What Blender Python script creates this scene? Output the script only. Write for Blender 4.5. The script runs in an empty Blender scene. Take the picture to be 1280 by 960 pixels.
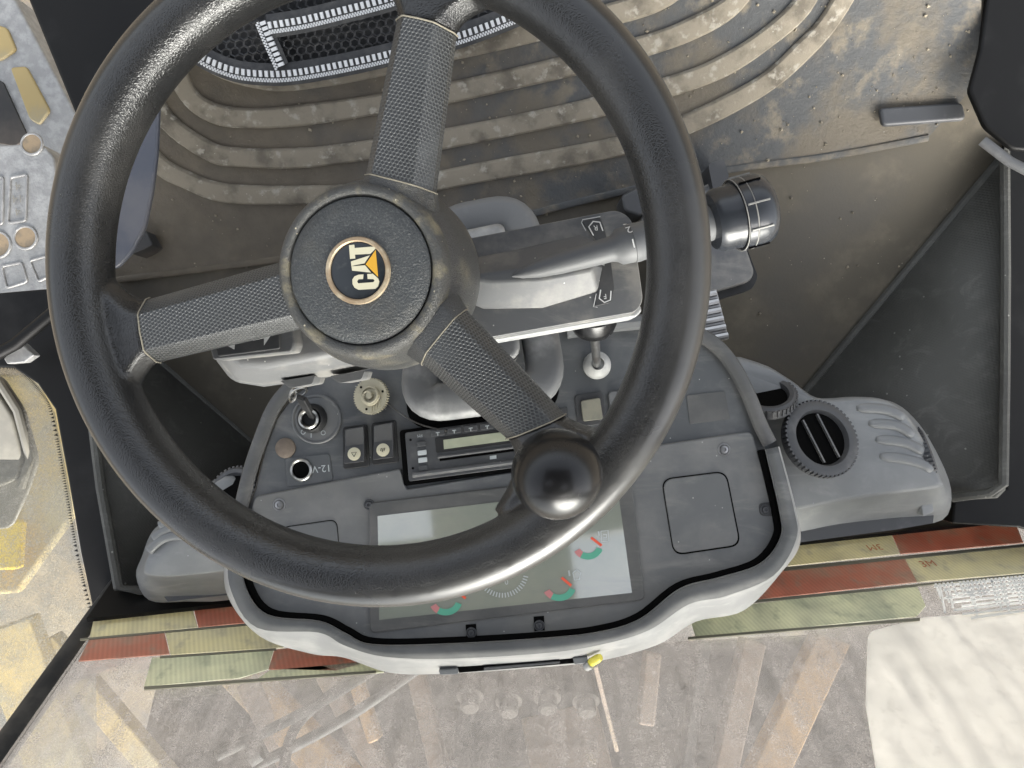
import bpy, math, random
from mathutils import Vector, Matrix

random.seed(7)
S = bpy.context.scene
COL = S.collection
R = math.radians

# ---------------------------------------------------------------- camera, sky, sun, exposure
TILT = R(25)                       # the camera looks down along the steering column
HCAM = 1.05                        # eye height over the cab floor
W = Matrix.Translation((0, 0, HCAM)) @ Matrix.Rotation(-TILT, 4, 'X')
FPX = 950.0                        # focal length in photo pixels (photo 1280 wide)

cam = bpy.data.cameras.new('camera')
cam.sensor_fit = 'HORIZONTAL'
cam.sensor_width = 36
cam.lens = 36 * FPX / 1280
cam.clip_start = 0.02
cam.clip_end = 500
cam_o = bpy.data.objects.new('camera', cam)
COL.objects.link(cam_o)
cam_o.matrix_world = W
S.camera = cam_o

SUN_EL, SUN_AZ = R(40), R(-24)      # the sun stands ahead of the machine, a little to one side
world = bpy.data.worlds.new('World')
S.world = world
world.use_nodes = True
wn = world.node_tree
sky = wn.nodes.new('ShaderNodeTexSky')
sky.sky_type = 'NISHITA'
sky.sun_disc = False
sky.sun_elevation = SUN_EL
sky.sun_rotation = R(180) + SUN_AZ
sky.dust_density = 4.0
sky.air_density = 1.0
sky.ozone_density = 1.0
wn.nodes['Background'].inputs['Strength'].default_value = 0.145
hz = wn.nodes.new('ShaderNodeHueSaturation')      # a hazy, pale sky
hz.inputs['Saturation'].default_value = 0.30
wn.links.new(sky.outputs[0], hz.inputs['Color'])
wn.links.new(hz.outputs[0], wn.nodes['Background'].inputs['Color'])

sun = bpy.data.lights.new('sun', 'SUN')
sun.energy = 4.6
sun.angle = R(48)
sun.color = (1.0, 0.96, 0.9)
sun_o = bpy.data.objects.new('sun', sun)
COL.objects.link(sun_o)
sd = Vector((math.sin(SUN_AZ) * math.cos(SUN_EL), math.cos(SUN_AZ) * math.cos(SUN_EL), -math.sin(SUN_EL)))
sun_o.rotation_euler = sd.to_track_quat('-Z', 'Y').to_euler()
sun_o.location = (0, -3, 4)

S.view_settings.view_transform = 'Standard'
S.view_settings.look = 'None'
S.view_settings.gamma = 1
S.view_settings.exposure = 1.7
S.view_settings.use_curve_mapping = False
S.cycles.max_bounces = 8
S.cycles.transparent_max_bounces = 12

# ---------------------------------------------------------------- helpers
def ray(x, y):
    return Vector(((x - 640) / FPX, (480 - y) / FPX, -1.0))

def at(x, y, d):
    """the point that the photo shows at pixel (x, y), d metres out along the viewing axis"""
    return ray(x, y) * d

UPC = Vector((0, -math.sin(TILT), math.cos(TILT)))      # true up, seen from the camera
FWD = Vector((0, -math.cos(TILT), -math.sin(TILT)))     # true forward

def floor_d(x, y, lift=0.0):
    return (HCAM - lift) / -UPC.dot(ray(x, y))

def fl(x, y, lift=0.0):
    return at(x, y, floor_d(x, y, lift))

GLASS = 0.66
def gl(x, y, off=0.0):
    """point of the windscreen plane"""
    return at(x, y, (GLASS + off) / FWD.dot(ray(x, y)))

LOC = {}
def mesh(name, vf, mat, parent=None, angle=38, bevel=0, seg=2, uv=None, smooth=True, solid=0, sub=0):
    vs, fs = vf[0], vf[1]
    me = bpy.data.meshes.new(name)
    wv = [W @ Vector(v) for v in vs]
    lo = Vector([min(v[i] for v in wv) for i in range(3)])
    hi = Vector([max(v[i] for v in wv) for i in range(3)])
    c = (lo + hi) / 2
    me.from_pydata([v - c for v in wv], [], fs)
    uvl = me.uv_layers.new(name='UVMap')
    for l in me.loops:
        uvl.data[l.index].uv = uv[l.vertex_index] if uv else (vs[l.vertex_index][0], vs[l.vertex_index][1])
    if smooth:
        me.polygons.foreach_set('use_smooth', [True] * len(me.polygons))
        if angle < 179:
            me.set_sharp_from_angle(angle=R(angle))
    me.materials.append(mat)
    o = bpy.data.objects.new(name, me)
    COL.objects.link(o)
    LOC[o] = c
    if parent:
        o.parent = parent
        o.location = c - LOC[parent]
    else:
        o.location = c
    if bevel:
        b = o.modifiers.new('bevel', 'BEVEL')
        b.width = bevel
        b.segments = seg
        b.limit_method = 'ANGLE'
        b.angle_limit = R(35)
        b.harden_normals = True
    if solid:
        s = o.modifiers.new('solid', 'SOLIDIFY')
        s.thickness = solid
        s.offset = 0
    if sub:
        s = o.modifiers.new('sub', 'SUBSURF')
        s.levels = s.render_levels = sub
    return o

def tag(o, label=None, cat=None, group=None, kind=None):
    if label: o['label'] = label
    if cat: o['category'] = cat
    if group: o['group'] = group
    if kind: o['kind'] = kind
    return o

def root(name, label, cat, p, group=None):
    o = bpy.data.objects.new(name, None)
    o.empty_display_size = 0.05
    COL.objects.link(o)
    LOC[o] = W @ Vector(p)
    o.location = LOC[o]
    return tag(o, label, cat, group)

def copy_part(o, parent, delta):
    """copy of a part (sharing its mesh) moved by a camera-space offset"""
    c = o.copy()
    COL.objects.link(c)
    c.parent = parent
    LOC[c] = LOC[o] + (W.to_3x3() @ delta)
    c.location = LOC[c] - LOC[parent]
    return c

def join(*parts):
    V, Fc = [], []
    for v, f in parts:
        k = len(V)
        V += list(v)
        Fc += [[i + k for i in q] for q in f]
    return V, Fc

def loft(rings, closed=True, cap0=True, cap1=True):
    n = len(rings[0])
    V = [p for r in rings for p in r]
    Fc = []
    for k in range(len(rings) - 1):
        for i in range(n if closed else n - 1):
            j = (i + 1) % n
            Fc.append([k * n + i, k * n + j, (k + 1) * n + j, (k + 1) * n + i])
    if closed and cap0: Fc.append(list(range(n))[::-1])
    if closed and cap1: Fc.append([(len(rings) - 1) * n + i for i in range(n)])
    return V, Fc

def area2(pts):
    return sum(pts[i][0] * pts[(i + 1) % len(pts)][1] - pts[(i + 1) % len(pts)][0] * pts[i][1] for i in range(len(pts)))

def rpoly(pts, r, n=5):
    """polygon with rounded corners, r in the same units (number or list)"""
    out = []
    m = len(pts)
    for i in range(m):
        p, a, b = Vector(pts[i][:2]), Vector(pts[i - 1][:2]), Vector(pts[(i + 1) % m][:2])
        ri = r[i] if isinstance(r, (list, tuple)) else r
        da, db = (a - p), (b - p)
        ri = min(ri, da.length * .48, db.length * .48)
        if ri <= 0:
            out.append(tuple(p)); continue
        q0, q1 = p + da.normalized() * ri, p + db.normalized() * ri
        for k in range(n + 1):
            t = k / n
            out.append(tuple(q0 * (1 - t) ** 2 + p * 2 * t * (1 - t) + q1 * t * t))
    return out

def cat(pts, n=6, closed=False):
    """Catmull-Rom through points of any dimension"""
    P = [Vector(p) for p in pts]
    m = len(P)
    out = []
    for i in range(m if closed else m - 1):
        if closed:
            a, b, c, d = P[i - 1], P[i], P[(i + 1) % m], P[(i + 2) % m]
        else:
            a, b, c, d = P[max(i - 1, 0)], P[i], P[i + 1], P[min(i + 2, m - 1)]
        for k in range(n):
            t = k / n
            out.append(0.5 * ((2 * b) + (c - a) * t + (2 * a - 5 * b + 4 * c - d) * t * t + (3 * b - a - 3 * c + d) * t ** 3))
    if not closed: out.append(P[-1])
    return out

def ccw(pts):
    pts = [tuple(p) for p in pts]
    # pixel y runs down: make it counter-clockwise as the camera sees it
    return pts if area2(pts) < 0 else pts[::-1]

def prism(px, d0, d1, grow=0.0):
    """solid whose front face has the outline px (photo pixels) at depth d0 and whose sides run straight back to depth d1"""
    px = ccw(px)
    f = d0 if callable(d0) else (lambda x, y: d0)
    top = [at(x, y, f(x, y)) for x, y in px]
    c = sum(top, Vector()) / len(top)
    k = (d1 if not callable(d0) else None)
    bot = []
    for p in top:
        q = p.copy()
        if grow:
            q = q + Vector((p.x - c.x, p.y - c.y, 0)).normalized() * grow
        q.z = (-d1) if not callable(d0) else p.z - d1
        bot.append(q)
    return loft([bot, top])

def slab(pts3, nrm, th):
    """solid from a 3-D outline pushed back along -nrm"""
    n = Vector(nrm).normalized()
    a = sum(((pts3[i] - pts3[0]).cross(pts3[(i + 1) % len(pts3)] - pts3[0]) for i in range(len(pts3))), Vector())
    if a.dot(n) < 0: pts3 = pts3[::-1]
    return loft([[p - n * th for p in pts3], list(pts3)])

def frame_of(t):
    t = t.normalized()
    a = Vector((0, 0, 1)) if abs(t.z) < .9 else Vector((1, 0, 0))
    u = t.cross(a).normalized()
    return u, t.cross(u).normalized()

def tube(path, r, n=10, closed=False, flat=1.0, upv=None):
    P = [Vector(p) for p in path]
    m = len(P)
    rings = []
    u = None
    for i in range(m):
        t = (P[(i + 1) % m] - P[i - 1]) if closed else (P[min(i + 1, m - 1)] - P[max(i - 1, 0)])
        t.normalize()
        if upv is not None:
            u = t.cross(upv).normalized()
        elif u is None:
            u, _ = frame_of(t)
        else:
            u = (u - t * u.dot(t)).normalized()
        v = t.cross(u)
        ri = r[i] if isinstance(r, (list, tuple)) else r
        rings.append([P[i] + (u * math.cos(a) + v * math.sin(a) * flat) * ri for a in [2 * math.pi * k / n for k in range(n)]])
    if closed:
        rings.append(rings[0])
        V, Fc = loft(rings, True, False, False)
        return V, Fc
    return loft(rings)

def lathe(c, ax, prof, n=36, teeth=None):
    """prof: (radius, height along ax) from the bottom to the top"""
    c, ax = Vector(c), Vector(ax).normalized()
    u, v = frame_of(ax)
    rings = []
    for r, h in prof:
        r = max(r, 1e-5)
        rings.append([c + ax * h + (u * math.cos(a) + v * math.sin(a)) * r for a in [2 * math.pi * k / n for k in range(n)]])
    V, Fc = loft(rings)
    # outward winding
    return V, [q[::-1] for q in Fc] if u.cross(v).dot(ax) < 0 else Fc

def box(c, a, b, d):
    c, a, b, d = Vector(c), Vector(a), Vector(b), Vector(d)
    r0 = [c - a - b - d, c + a - b - d, c + a + b - d, c - a + b - d]
    r1 = [c - a - b + d, c + a - b + d, c + a + b + d, c - a + b + d]
    return loft([r0, r1])

def ball(c, r, n=32, m=18, sq=(1, 1, 1)):
    V = []
    rings = []
    for i in range(m + 1):
        ph = math.pi * i / m
        rings.append([Vector(c) + Vector((max(math.sin(ph), 1e-4) * math.cos(a) * sq[0], max(math.sin(ph), 1e-4) * math.sin(a) * sq[1], -math.cos(ph) * sq[2])) * r
                      for a in [2 * math.pi * k / n for k in range(n)]])
    return loft(rings)

def text(name, body, org, bx, by, size, mat, parent, lift=.0003):
    """printed characters: baseline direction bx and letter-up direction by are camera-space vectors"""
    cu = bpy.data.curves.new('t', 'FONT')
    cu.body = body
    cu.size = 1.0
    cu.align_x = 'CENTER'
    cu.align_y = 'CENTER'
    cu.resolution_u = 3
    to = bpy.data.objects.new('t', cu)
    COL.objects.link(to)
    dg = bpy.context.evaluated_depsgraph_get()
    m = to.evaluated_get(dg).to_mesh()
    bx, by = Vector(bx).normalized(), Vector(by).normalized()
    nz = bx.cross(by)
    V = [Vector(org) + bx * v.co.x * size + by * v.co.y * size + nz * lift for v in m.vertices]
    Fc = [list(p.vertices) for p in m.polygons]
    to.to_mesh_clear() if hasattr(to, 'to_mesh_clear') else None
    bpy.data.objects.remove(to)
    return mesh(name, (V, Fc), mat, parent, smooth=False)

def ribbon(path, w, nrm, th=.0006):
    """flat printed line of width w along a 3-D path lying on a surface with normal nrm"""
    P = [Vector(p) for p in path]
    n = Vector(nrm).normalized()
    a, b = [], []
    for i in range(len(P)):
        t = (P[min(i + 1, len(P) - 1)] - P[max(i - 1, 0)]).normalized()
        s = t.cross(n).normalized() * w / 2
        a.append(P[i] + s + n * th); b.append(P[i] - s + n * th)
    V = a + b
    k = len(a)
    return V, [[i, i + 1, k + i + 1, k + i] for i in range(k - 1)]

# ---------------------------------------------------------------- materials
def nodes_of(m):
    m.use_nodes = True
    return m.node_tree.nodes, m.node_tree.links

def mat(name, c, rough=.5, c2=None, nscale=30, ncut=(.4, .65), metal=0, bump=None, c3=None, n3=8, cut3=(.5, .7), rough2=None, coat=0, spec=.5, detail=6, specks=None, smear=None):
    """base colour c, patches of c2 (dust, wear), broad patches of c3; bump = (kind, scale, strength, distance)"""
    m = bpy.data.materials.new(name)
    N, L = nodes_of(m)
    b = N['Principled BSDF']
    b.inputs['Roughness'].default_value = rough
    b.inputs['Metallic'].default_value = metal
    b.inputs['Coat Weight'].default_value = coat
    b.inputs['Specular IOR Level'].default_value = spec
    tc = N.new('ShaderNodeTexCoord')
    co = tc.outputs['Object']
    def noise(scale, detail=6, rgh=.6):
        t = N.new('ShaderNodeTexNoise')
        t.inputs['Scale'].default_value = scale
        t.inputs['Detail'].default_value = detail
        t.inputs['Roughness'].default_value = rgh
        L.new(co, t.inputs['Vector'])
        return t.outputs['Fac']
    def ramp(fac, a, z):
        r = N.new('ShaderNodeMapRange')
        r.inputs['From Min'].default_value = a
        r.inputs['From Max'].default_value = z
        r.interpolation_type = 'SMOOTHSTEP'
        L.new(fac, r.inputs['Value'])
        return r.outputs['Result']
    def mix(fac, a, z):
        x = N.new('ShaderNodeMix')
        x.data_type = 'RGBA'
        L.new(fac, x.inputs['Factor'])
        for k, q in ((6, a), (7, z)):
            if isinstance(q, tuple): x.inputs[k].default_value = (*q, 1)
            else: L.new(q, x.inputs[k])
        return x.outputs[2]
    cur = tuple(c)
    b.inputs['Base Color'].default_value = (*c, 1)
    if c2 is not None:
        f2 = ramp(noise(nscale, detail), *ncut)
        cur = mix(f2, cur, tuple(c2))
        if rough2 is not None:
            mr = N.new('ShaderNodeMapRange')
            mr.inputs['To Min'].default_value = rough
            mr.inputs['To Max'].default_value = rough2
            L.new(f2, mr.inputs['Value'])
            L.new(mr.outputs['Result'], b.inputs['Roughness'])
    if c3 is not None:
        cur = mix(ramp(noise(n3, 5), *cut3), cur, tuple(c3))
    if smear:
        mp = N.new('ShaderNodeMapping'); mp.inputs['Scale'].default_value = (9, 34, 34); mp.inputs['Rotation'].default_value = (0, 0, .5)
        L.new(co, mp.inputs['Vector'])
        t = N.new('ShaderNodeTexNoise'); t.inputs['Scale'].default_value = 1; t.inputs['Detail'].default_value = 9; t.inputs['Roughness'].default_value = .7
        t.inputs['Distortion'].default_value = .8
        L.new(mp.outputs[0], t.inputs['Vector'])
        cur = mix(ramp(t.outputs['Fac'], .50, .72), cur, tuple(smear))
    if specks:
        col, sc, size, thin = specks          # small pale grains of dirt, sparse
        t = N.new('ShaderNodeTexVoronoi'); t.inputs['Scale'].default_value = sc
        L.new(co, t.inputs['Vector'])
        lt = N.new('ShaderNodeMath'); lt.operation = 'LESS_THAN'; lt.inputs[1].default_value = size
        L.new(t.outputs['Distance'], lt.inputs[0])
        sp = N.new('ShaderNodeSeparateColor'); L.new(t.outputs['Color'], sp.inputs[0])
        gt = N.new('ShaderNodeMath'); gt.operation = 'GREATER_THAN'; gt.inputs[1].default_value = thin
        L.new(sp.outputs[0], gt.inputs[0])
        mu = N.new('ShaderNodeMath'); mu.operation = 'MULTIPLY'
        L.new(lt.outputs[0], mu.inputs[0]); L.new(gt.outputs[0], mu.inputs[1])
        cur = mix(mu.outputs[0], cur, tuple(col))
    if not isinstance(cur, tuple):
        L.new(cur, b.inputs['Base Color'])
    if bump:
        bs = bump if isinstance(bump, list) else [bump]
        prev = None
        for kind, sc, st, dist in bs:
            if kind == 'noise':
                h = noise(sc, 3)
            elif kind == 'leather':
                t = N.new('ShaderNodeTexVoronoi')
                t.feature = 'DISTANCE_TO_EDGE'
                t.inputs['Scale'].default_value = sc
                nz = N.new('ShaderNodeTexNoise')
                nz.inputs['Scale'].default_value = sc * .8
                L.new(co, nz.inputs['Vector'])
                va = N.new('ShaderNodeVectorMath'); va.operation = 'MULTIPLY_ADD'
                va.inputs[1].default_value = (1.6 / sc,) * 3
                L.new(nz.outputs['Color'], va.inputs[0]); L.new(co, va.inputs[2])
                L.new(va.outputs[0], t.inputs['Vector'])
                h = ramp(t.outputs['Distance'], 0.0, .28)
            elif kind == 'weave':
                t = N.new('ShaderNodeTexWave')
                t.inputs['Scale'].default_value = sc
                t.wave_type = 'BANDS'; t.bands_direction = 'DIAGONAL'
                L.new(tc.outputs['UV'], t.inputs['Vector'])
                h = t.outputs['Fac']
            elif kind == 'grid':
                t = N.new('ShaderNodeTexVoronoi')
                t.inputs['Scale'].default_value = sc
                t.inputs['Randomness'].default_value = 0
                L.new(co, t.inputs['Vector'])
                h = t.outputs['Distance']
            bp = N.new('ShaderNodeBump')
            bp.inputs['Strength'].default_value = st
            bp.inputs['Distance'].default_value = dist
            L.new(h, bp.inputs['Height'])
            if prev: L.new(prev, bp.inputs['Normal'])
            prev = bp.outputs['Normal']
        L.new(prev, b.inputs['Normal'])
    return m

def hex_mat(name, ridge, pit, pitch, rough):
    m = bpy.data.materials.new(name)
    N, L = nodes_of(m)
    b = N['Principled BSDF']
    uv = N.new('ShaderNodeTexCoord').outputs['UV']
    def vm(op, a, bb=None):
        x = N.new('ShaderNodeVectorMath'); x.operation = op
        for i, q in enumerate((a, bb)):
            if q is None: continue
            if isinstance(q, tuple): x.inputs[i].default_value = q
            else: L.new(q, x.inputs[i])
        return x
    def ma(op, a, bb):
        x = N.new('ShaderNodeMath'); x.operation = op
        for i, q in enumerate((a, bb)):
            if isinstance(q, (int, float)): x.inputs[i].default_value = q
            else: L.new(q, x.inputs[i])
        return x.outputs[0]
    s3 = math.sqrt(3)
    p = vm('MULTIPLY', uv, (1 / pitch, 1 / pitch, 0)).outputs[0]
    p = vm('ADD', p, (200, 200 * s3, 0)).outputs[0]
    a = vm('SUBTRACT', vm('MODULO', p, (1, s3, 1)).outputs[0], (.5, s3 / 2, 0)).outputs[0]
    q = vm('ADD', p, (.5, s3 / 2, 0)).outputs[0]
    bb = vm('SUBTRACT', vm('MODULO', q, (1, s3, 1)).outputs[0], (.5, s3 / 2, 0)).outputs[0]
    d = ma('MINIMUM', vm('LENGTH', a).outputs['Value'], vm('LENGTH', bb).outputs['Value'])
    r = N.new('ShaderNodeMapRange'); r.interpolation_type = 'SMOOTHSTEP'
    r.inputs['From Min'].default_value = .27; r.inputs['From Max'].default_value = .42
    L.new(d, r.inputs['Value'])
    # worn, dust-filled patches where the dimples fade
    obj = N.new('ShaderNodeTexCoord').outputs['Object']
    nz = N.new('ShaderNodeTexNoise'); nz.inputs['Scale'].default_value = 26; nz.inputs['Detail'].default_value = 5
    L.new(obj, nz.inputs['Vector'])
    wr = N.new('ShaderNodeMapRange'); wr.inputs['From Min'].default_value = .52; wr.inputs['From Max'].default_value = .72
    wr.inputs['To Max'].default_value = .85
    L.new(nz.outputs['Fac'], wr.inputs['Value'])
    h = ma('MAXIMUM', r.outputs['Result'], wr.outputs['Result'])
    mx = N.new('ShaderNodeMix'); mx.data_type = 'RGBA'
    L.new(h, mx.inputs['Factor'])
    mx.inputs[6].default_value = (*pit, 1); mx.inputs[7].default_value = (*ridge, 1)
    L.new(mx.outputs[2], b.inputs['Base Color'])
    b.inputs['Roughness'].default_value = rough
    b.inputs['Specular IOR Level'].default_value = .85
    bp = N.new('ShaderNodeBump'); bp.inputs['Strength'].default_value = .8; bp.inputs['Distance'].default_value = .0008
    L.new(h, bp.inputs['Height'])
    L.new(bp.outputs['Normal'], b.inputs['Normal'])
    return m

def glass_mat(name, tint, lo, hi, scale, rough=.06):
    """dusty pane: clear where clean, a pale film of dried dust elsewhere"""
    m = bpy.data.materials.new(name)
    N, L = nodes_of(m)
    N.remove(N['Principled BSDF'])
    out = N['Material Output']
    co = N.new('ShaderNodeTexCoord').outputs['Object']
    n1 = N.new('ShaderNodeTexNoise'); n1.inputs['Scale'].default_value = scale; n1.inputs['Detail'].default_value = 8; n1.inputs['Roughness'].default_value = .7
    L.new(co, n1.inputs['Vector'])
    mr = N.new('ShaderNodeMapRange'); mr.inputs['From Min'].default_value = .3; mr.inputs['From Max'].default_value = .7
    mr.inputs['To Min'].default_value = lo; mr.inputs['To Max'].default_value = hi
    L.new(n1.outputs['Fac'], mr.inputs['Value'])
    n2 = N.new('ShaderNodeTexNoise'); n2.inputs['Scale'].default_value = scale * 22; n2.inputs['Detail'].default_value = 3
    L.new(co, n2.inputs['Vector'])
    m2r = N.new('ShaderNodeMapRange'); m2r.inputs['From Min'].default_value = .35; m2r.inputs['From Max'].default_value = .72
    m2r.inputs['To Min'].default_value = .55; m2r.inputs['To Max'].default_value = 1.7
    L.new(n2.outputs['Fac'], m2r.inputs['Value'])
    st = N.new('ShaderNodeMapping'); st.inputs['Scale'].default_value = (60, 60, 5)      # streaks where water ran down
    L.new(co, st.inputs['Vector'])
    n3 = N.new('ShaderNodeTexNoise'); n3.inputs['Scale'].default_value = 1; n3.inputs['Detail'].default_value = 4
    L.new(st.outputs[0], n3.inputs['Vector'])
    m3r = N.new('ShaderNodeMapRange'); m3r.inputs['From Min'].default_value = .35; m3r.inputs['From Max'].default_value = .7
    m3r.inputs['To Min'].default_value = .7; m3r.inputs['To Max'].default_value = 1.35
    L.new(n3.outputs['Fac'], m3r.inputs['Value'])
    q1 = N.new('ShaderNodeMath'); q1.operation = 'MULTIPLY'
    L.new(mr.outputs['Result'], q1.inputs[0]); L.new(m2r.outputs['Result'], q1.inputs[1])
    q2 = N.new('ShaderNodeMath'); q2.operation = 'MULTIPLY'; q2.use_clamp = True
    L.new(q1.outputs[0], q2.inputs[0]); L.new(m3r.outputs['Result'], q2.inputs[1])
    film = q2.outputs[0]
    tr = N.new('ShaderNodeBsdfTransparent'); tr.inputs['Color'].default_value = (.96, .97, .96, 1)
    gs = N.new('ShaderNodeBsdfGlossy'); gs.inputs['Roughness'].default_value = rough
    fr = N.new('ShaderNodeFresnel'); fr.inputs['IOR'].default_value = 1.3
    m0 = N.new('ShaderNodeMixShader')
    L.new(fr.outputs[0], m0.inputs[0]); L.new(tr.outputs[0], m0.inputs[1]); L.new(gs.outputs[0], m0.inputs[2])
    df = N.new('ShaderNodeBsdfDiffuse'); df.inputs['Color'].default_value = (*tint, 1)
    tl = N.new('ShaderNodeBsdfTranslucent'); tl.inputs['Color'].default_value = (*tint, 1)
    m1 = N.new('ShaderNodeMixShader'); m1.inputs[0].default_value = .5
    L.new(df.outputs[0], m1.inputs[1]); L.new(tl.outputs[0], m1.inputs[2])
    m2 = N.new('ShaderNodeMixShader')
    L.new(film, m2.inputs[0]); L.new(m0.outputs[0], m2.inputs[1]); L.new(m1.outputs[0], m2.inputs[2])
    L.new(m2.outputs[0], out.inputs['Surface'])
    return m

M = {}
M['rim'] = mat('rim_vinyl', (.015, .0152, .0154), .25, (.036, .035, .033), 8, (.44, .76), bump=[('leather', 540, .34, .0004)], rough2=.42, spec=.6)
M['rim_smooth'] = mat('rim_worn', (.034, .034, .035), .30, (.06, .058, .054), 14, (.45, .8), bump=[('noise', 900, .12, .0003)], rough2=.42)
M['hex'] = hex_mat('spoke_dimples', (.070, .073, .072), (.016, .017, .018), .0025, .38)
M['hub'] = mat('hub_dusty', (.060, .061, .060), .45, (.17, .155, .115), 34, (.48, .8), bump=[('leather', 600, .6, .0005)], specks=((.35,.32,.25), 200, .1, .85))
M['ring'] = mat('hub_ring_dusty', (.065, .065, .061), .45, (.21, .185, .125), 50, (.50, .72), bump=[('leather', 600, .5, .0005)], specks=((.5, .45, .33), 220, .12, .8))
M['cap'] = mat('cap_stipple', (.046, .050, .052), .32, (.11, .113, .108), 800, (.48, .7), bump=[('noise', 700, 1.0, .0011)], c3=(.07, .068, .06), n3=22, cut3=(.5, .75), smear=(.085, .085, .078))
M['seam'] = mat('seam_dust', (.27, .245, .19), .85)
M['knob'] = mat('knob_gloss', (.007, .007, .0075), .26, (.012, .012, .013), 30, (.5, .8), rough2=.32, spec=.4, bump=('noise', 40, .03, .001))
M['brass'] = mat('emblem_ring', (.34, .25, .16), .45, (.55, .47, .33), 60, (.45, .7), metal=.35)
M['emblem'] = mat('emblem_black', (.018, .022, .026), .3, (.10, .10, .09), 90, (.55, .85))
M['cream'] = mat('emblem_cream', (.60, .56, .40), .5)
M['yellow'] = mat('emblem_yellow', (.62, .33, .025), .5)
M['pod'] = mat('pod_grey', (.105, .107, .109), .46, (.22, .21, .19), 22, (.46, .72), bump=[('noise', 900, .25, .0004)], c3=(.17, .165, .155), n3=9, specks=((.45,.44,.42), 160, .09, .84), smear=(.25, .24, .22))
M['pod_dark'] = mat('pod_dark', (.045, .046, .048), .45, (.09, .088, .084), 25, (.5, .8), bump=[('noise', 900, .2, .0004)])
M['hump'] = mat('hump_grey', (.088, .091, .095), .5, (.17, .165, .155), 26, (.44, .66), bump=[('noise', 900, .25, .0004)], c3=(.12, .12, .118), n3=60, specks=((.4, .4, .38), 200, .1, .8), smear=(.15, .148, .14))
M['lever'] = mat('lever_grey', (.10, .103, .106), .55, (.15, .15, .15), 30, (.5, .8), bump=[('noise', 700, .1, .0003)], specks=((.4,.4,.4), 180, .08, .85))
M['gripline'] = mat('grip_line', (.24, .235, .22), .6)
M['guard'] = mat('guard_grey', (.060, .066, .085), .4, (.10, .10, .11), 12)
M['lever_dark'] = mat('lever_knob', (.022, .025, .03), .26, (.06, .062, .07), 30, (.55, .8))
M['white'] = mat('white_print', (.62, .62, .60), .6)
M['dash'] = mat('dash_plastic', (.115, .119, .121), .46, (.17, .17, .166), 12, (.42, .7), bump=[('noise', 1100, .25, .0004)], c3=(.15, .148, .138), n3=4, specks=((.34,.34,.32), 130, .10, .86), smear=(.19, .188, .178))
M['dash_top'] = mat('dash_upper', (.078, .083, .087), .44, (.135, .137, .137), 14, (.45, .75), bump=[('noise', 1100, .25, .0004)], specks=((.34,.34,.32), 130, .10, .84), smear=(.15, .15, .146))
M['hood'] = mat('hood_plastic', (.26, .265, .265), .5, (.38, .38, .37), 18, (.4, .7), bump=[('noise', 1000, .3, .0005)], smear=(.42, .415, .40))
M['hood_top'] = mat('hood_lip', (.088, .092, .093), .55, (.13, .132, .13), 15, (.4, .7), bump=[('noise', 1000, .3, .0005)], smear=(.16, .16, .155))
M['black'] = mat('black_rubber', (.010, .010, .011), .6, (.022, .022, .022), 30)
M['gap'] = mat('black_gap', (.003, .003, .003), .9, spec=.05)  # near-black; shade of the hood and boot gaps is put into it
M['gloss'] = mat('radio_plastic', (.065, .067, .07), .4, (.12, .12, .12), 40, (.5, .8), smear=(.11, .11, .105))
M['lcd'] = mat('lcd_green', (.36, .38, .28), .3, (.44, .46, .34), 30)
M['screen'] = mat('screen_glass', (.25, .275, .235), .06, (.33, .34, .28), 6, (.4, .7), coat=1.0, spec=1.0, smear=(.27, .28, .25))  # base raised: part of the glare is put into the colour
M['screen'].node_tree.nodes['Principled BSDF'].inputs['IOR'].default_value = 2.0
M['bezel'] = mat('bezel_plastic', (.075, .076, .075), .5, (.11, .108, .104), 15, bump=[('noise', 1100, .2, .0003)], smear=(.13, .128, .12))
M['green'] = mat('gauge_green', (.10, .36, .25), .4)
M['red'] = mat('gauge_red', (.72, .10, .05), .4)
M['pink'] = mat('gauge_pink', (.5, .2, .2), .4)
M['icon'] = mat('icon_grey', (.45, .48, .48), .5)
M['duct'] = mat('duct_grey', (.168, .175, .178), .45, (.225, .232, .232), 14, (.42, .72), bump=[('noise', 1000, .2, .0004)], specks=((.5,.52,.53), 90, .06, .9), smear=(.25, .255, .25))
M['vent'] = mat('vent_ring', (.06, .062, .066), .5, (.13, .13, .13), 30, (.5, .8))
M['column'] = mat('column_boot', (.13, .133, .134), .55, (.32, .32, .31), 16, (.46, .72), bump=[('noise', 60, .15, .002)], rough2=.45)
M['column_dusty'] = mat('column_dusty', (.10, .095, .088), .55, (.17, .155, .13), 20)
M['chrome'] = mat('chrome', (.32, .32, .31), .32, metal=1)
M['steel'] = mat('steel', (.36, .36, .36), .32, (.22, .21, .2), 30, metal=.9)
M['gear'] = mat('gear_plastic', (.40, .37, .27), .6, (.26, .24, .18), 60, (.5, .75))
M['boot_white'] = mat('boot_dusty', (.46, .46, .44), .6, (.30, .30, .29), 40)
M['tan'] = mat('label_tan', (.22, .21, .16), .6, (.17, .165, .13), 60)
M['rust'] = mat('plug_brown', (.14, .11, .085), .7, (.20, .16, .12), 60)
M['mat'] = mat('mat_rubber', (.066, .068, .068), .7, (.165, .142, .105), 26, (.50, .68), bump=[('noise', 140, .5, .003), ('noise', 700, .4, .001)], c3=(.115, .098, .072), n3=7, cut3=(.46, .62), detail=12, specks=((.30,.28,.23), 90, .06, .9))
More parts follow.
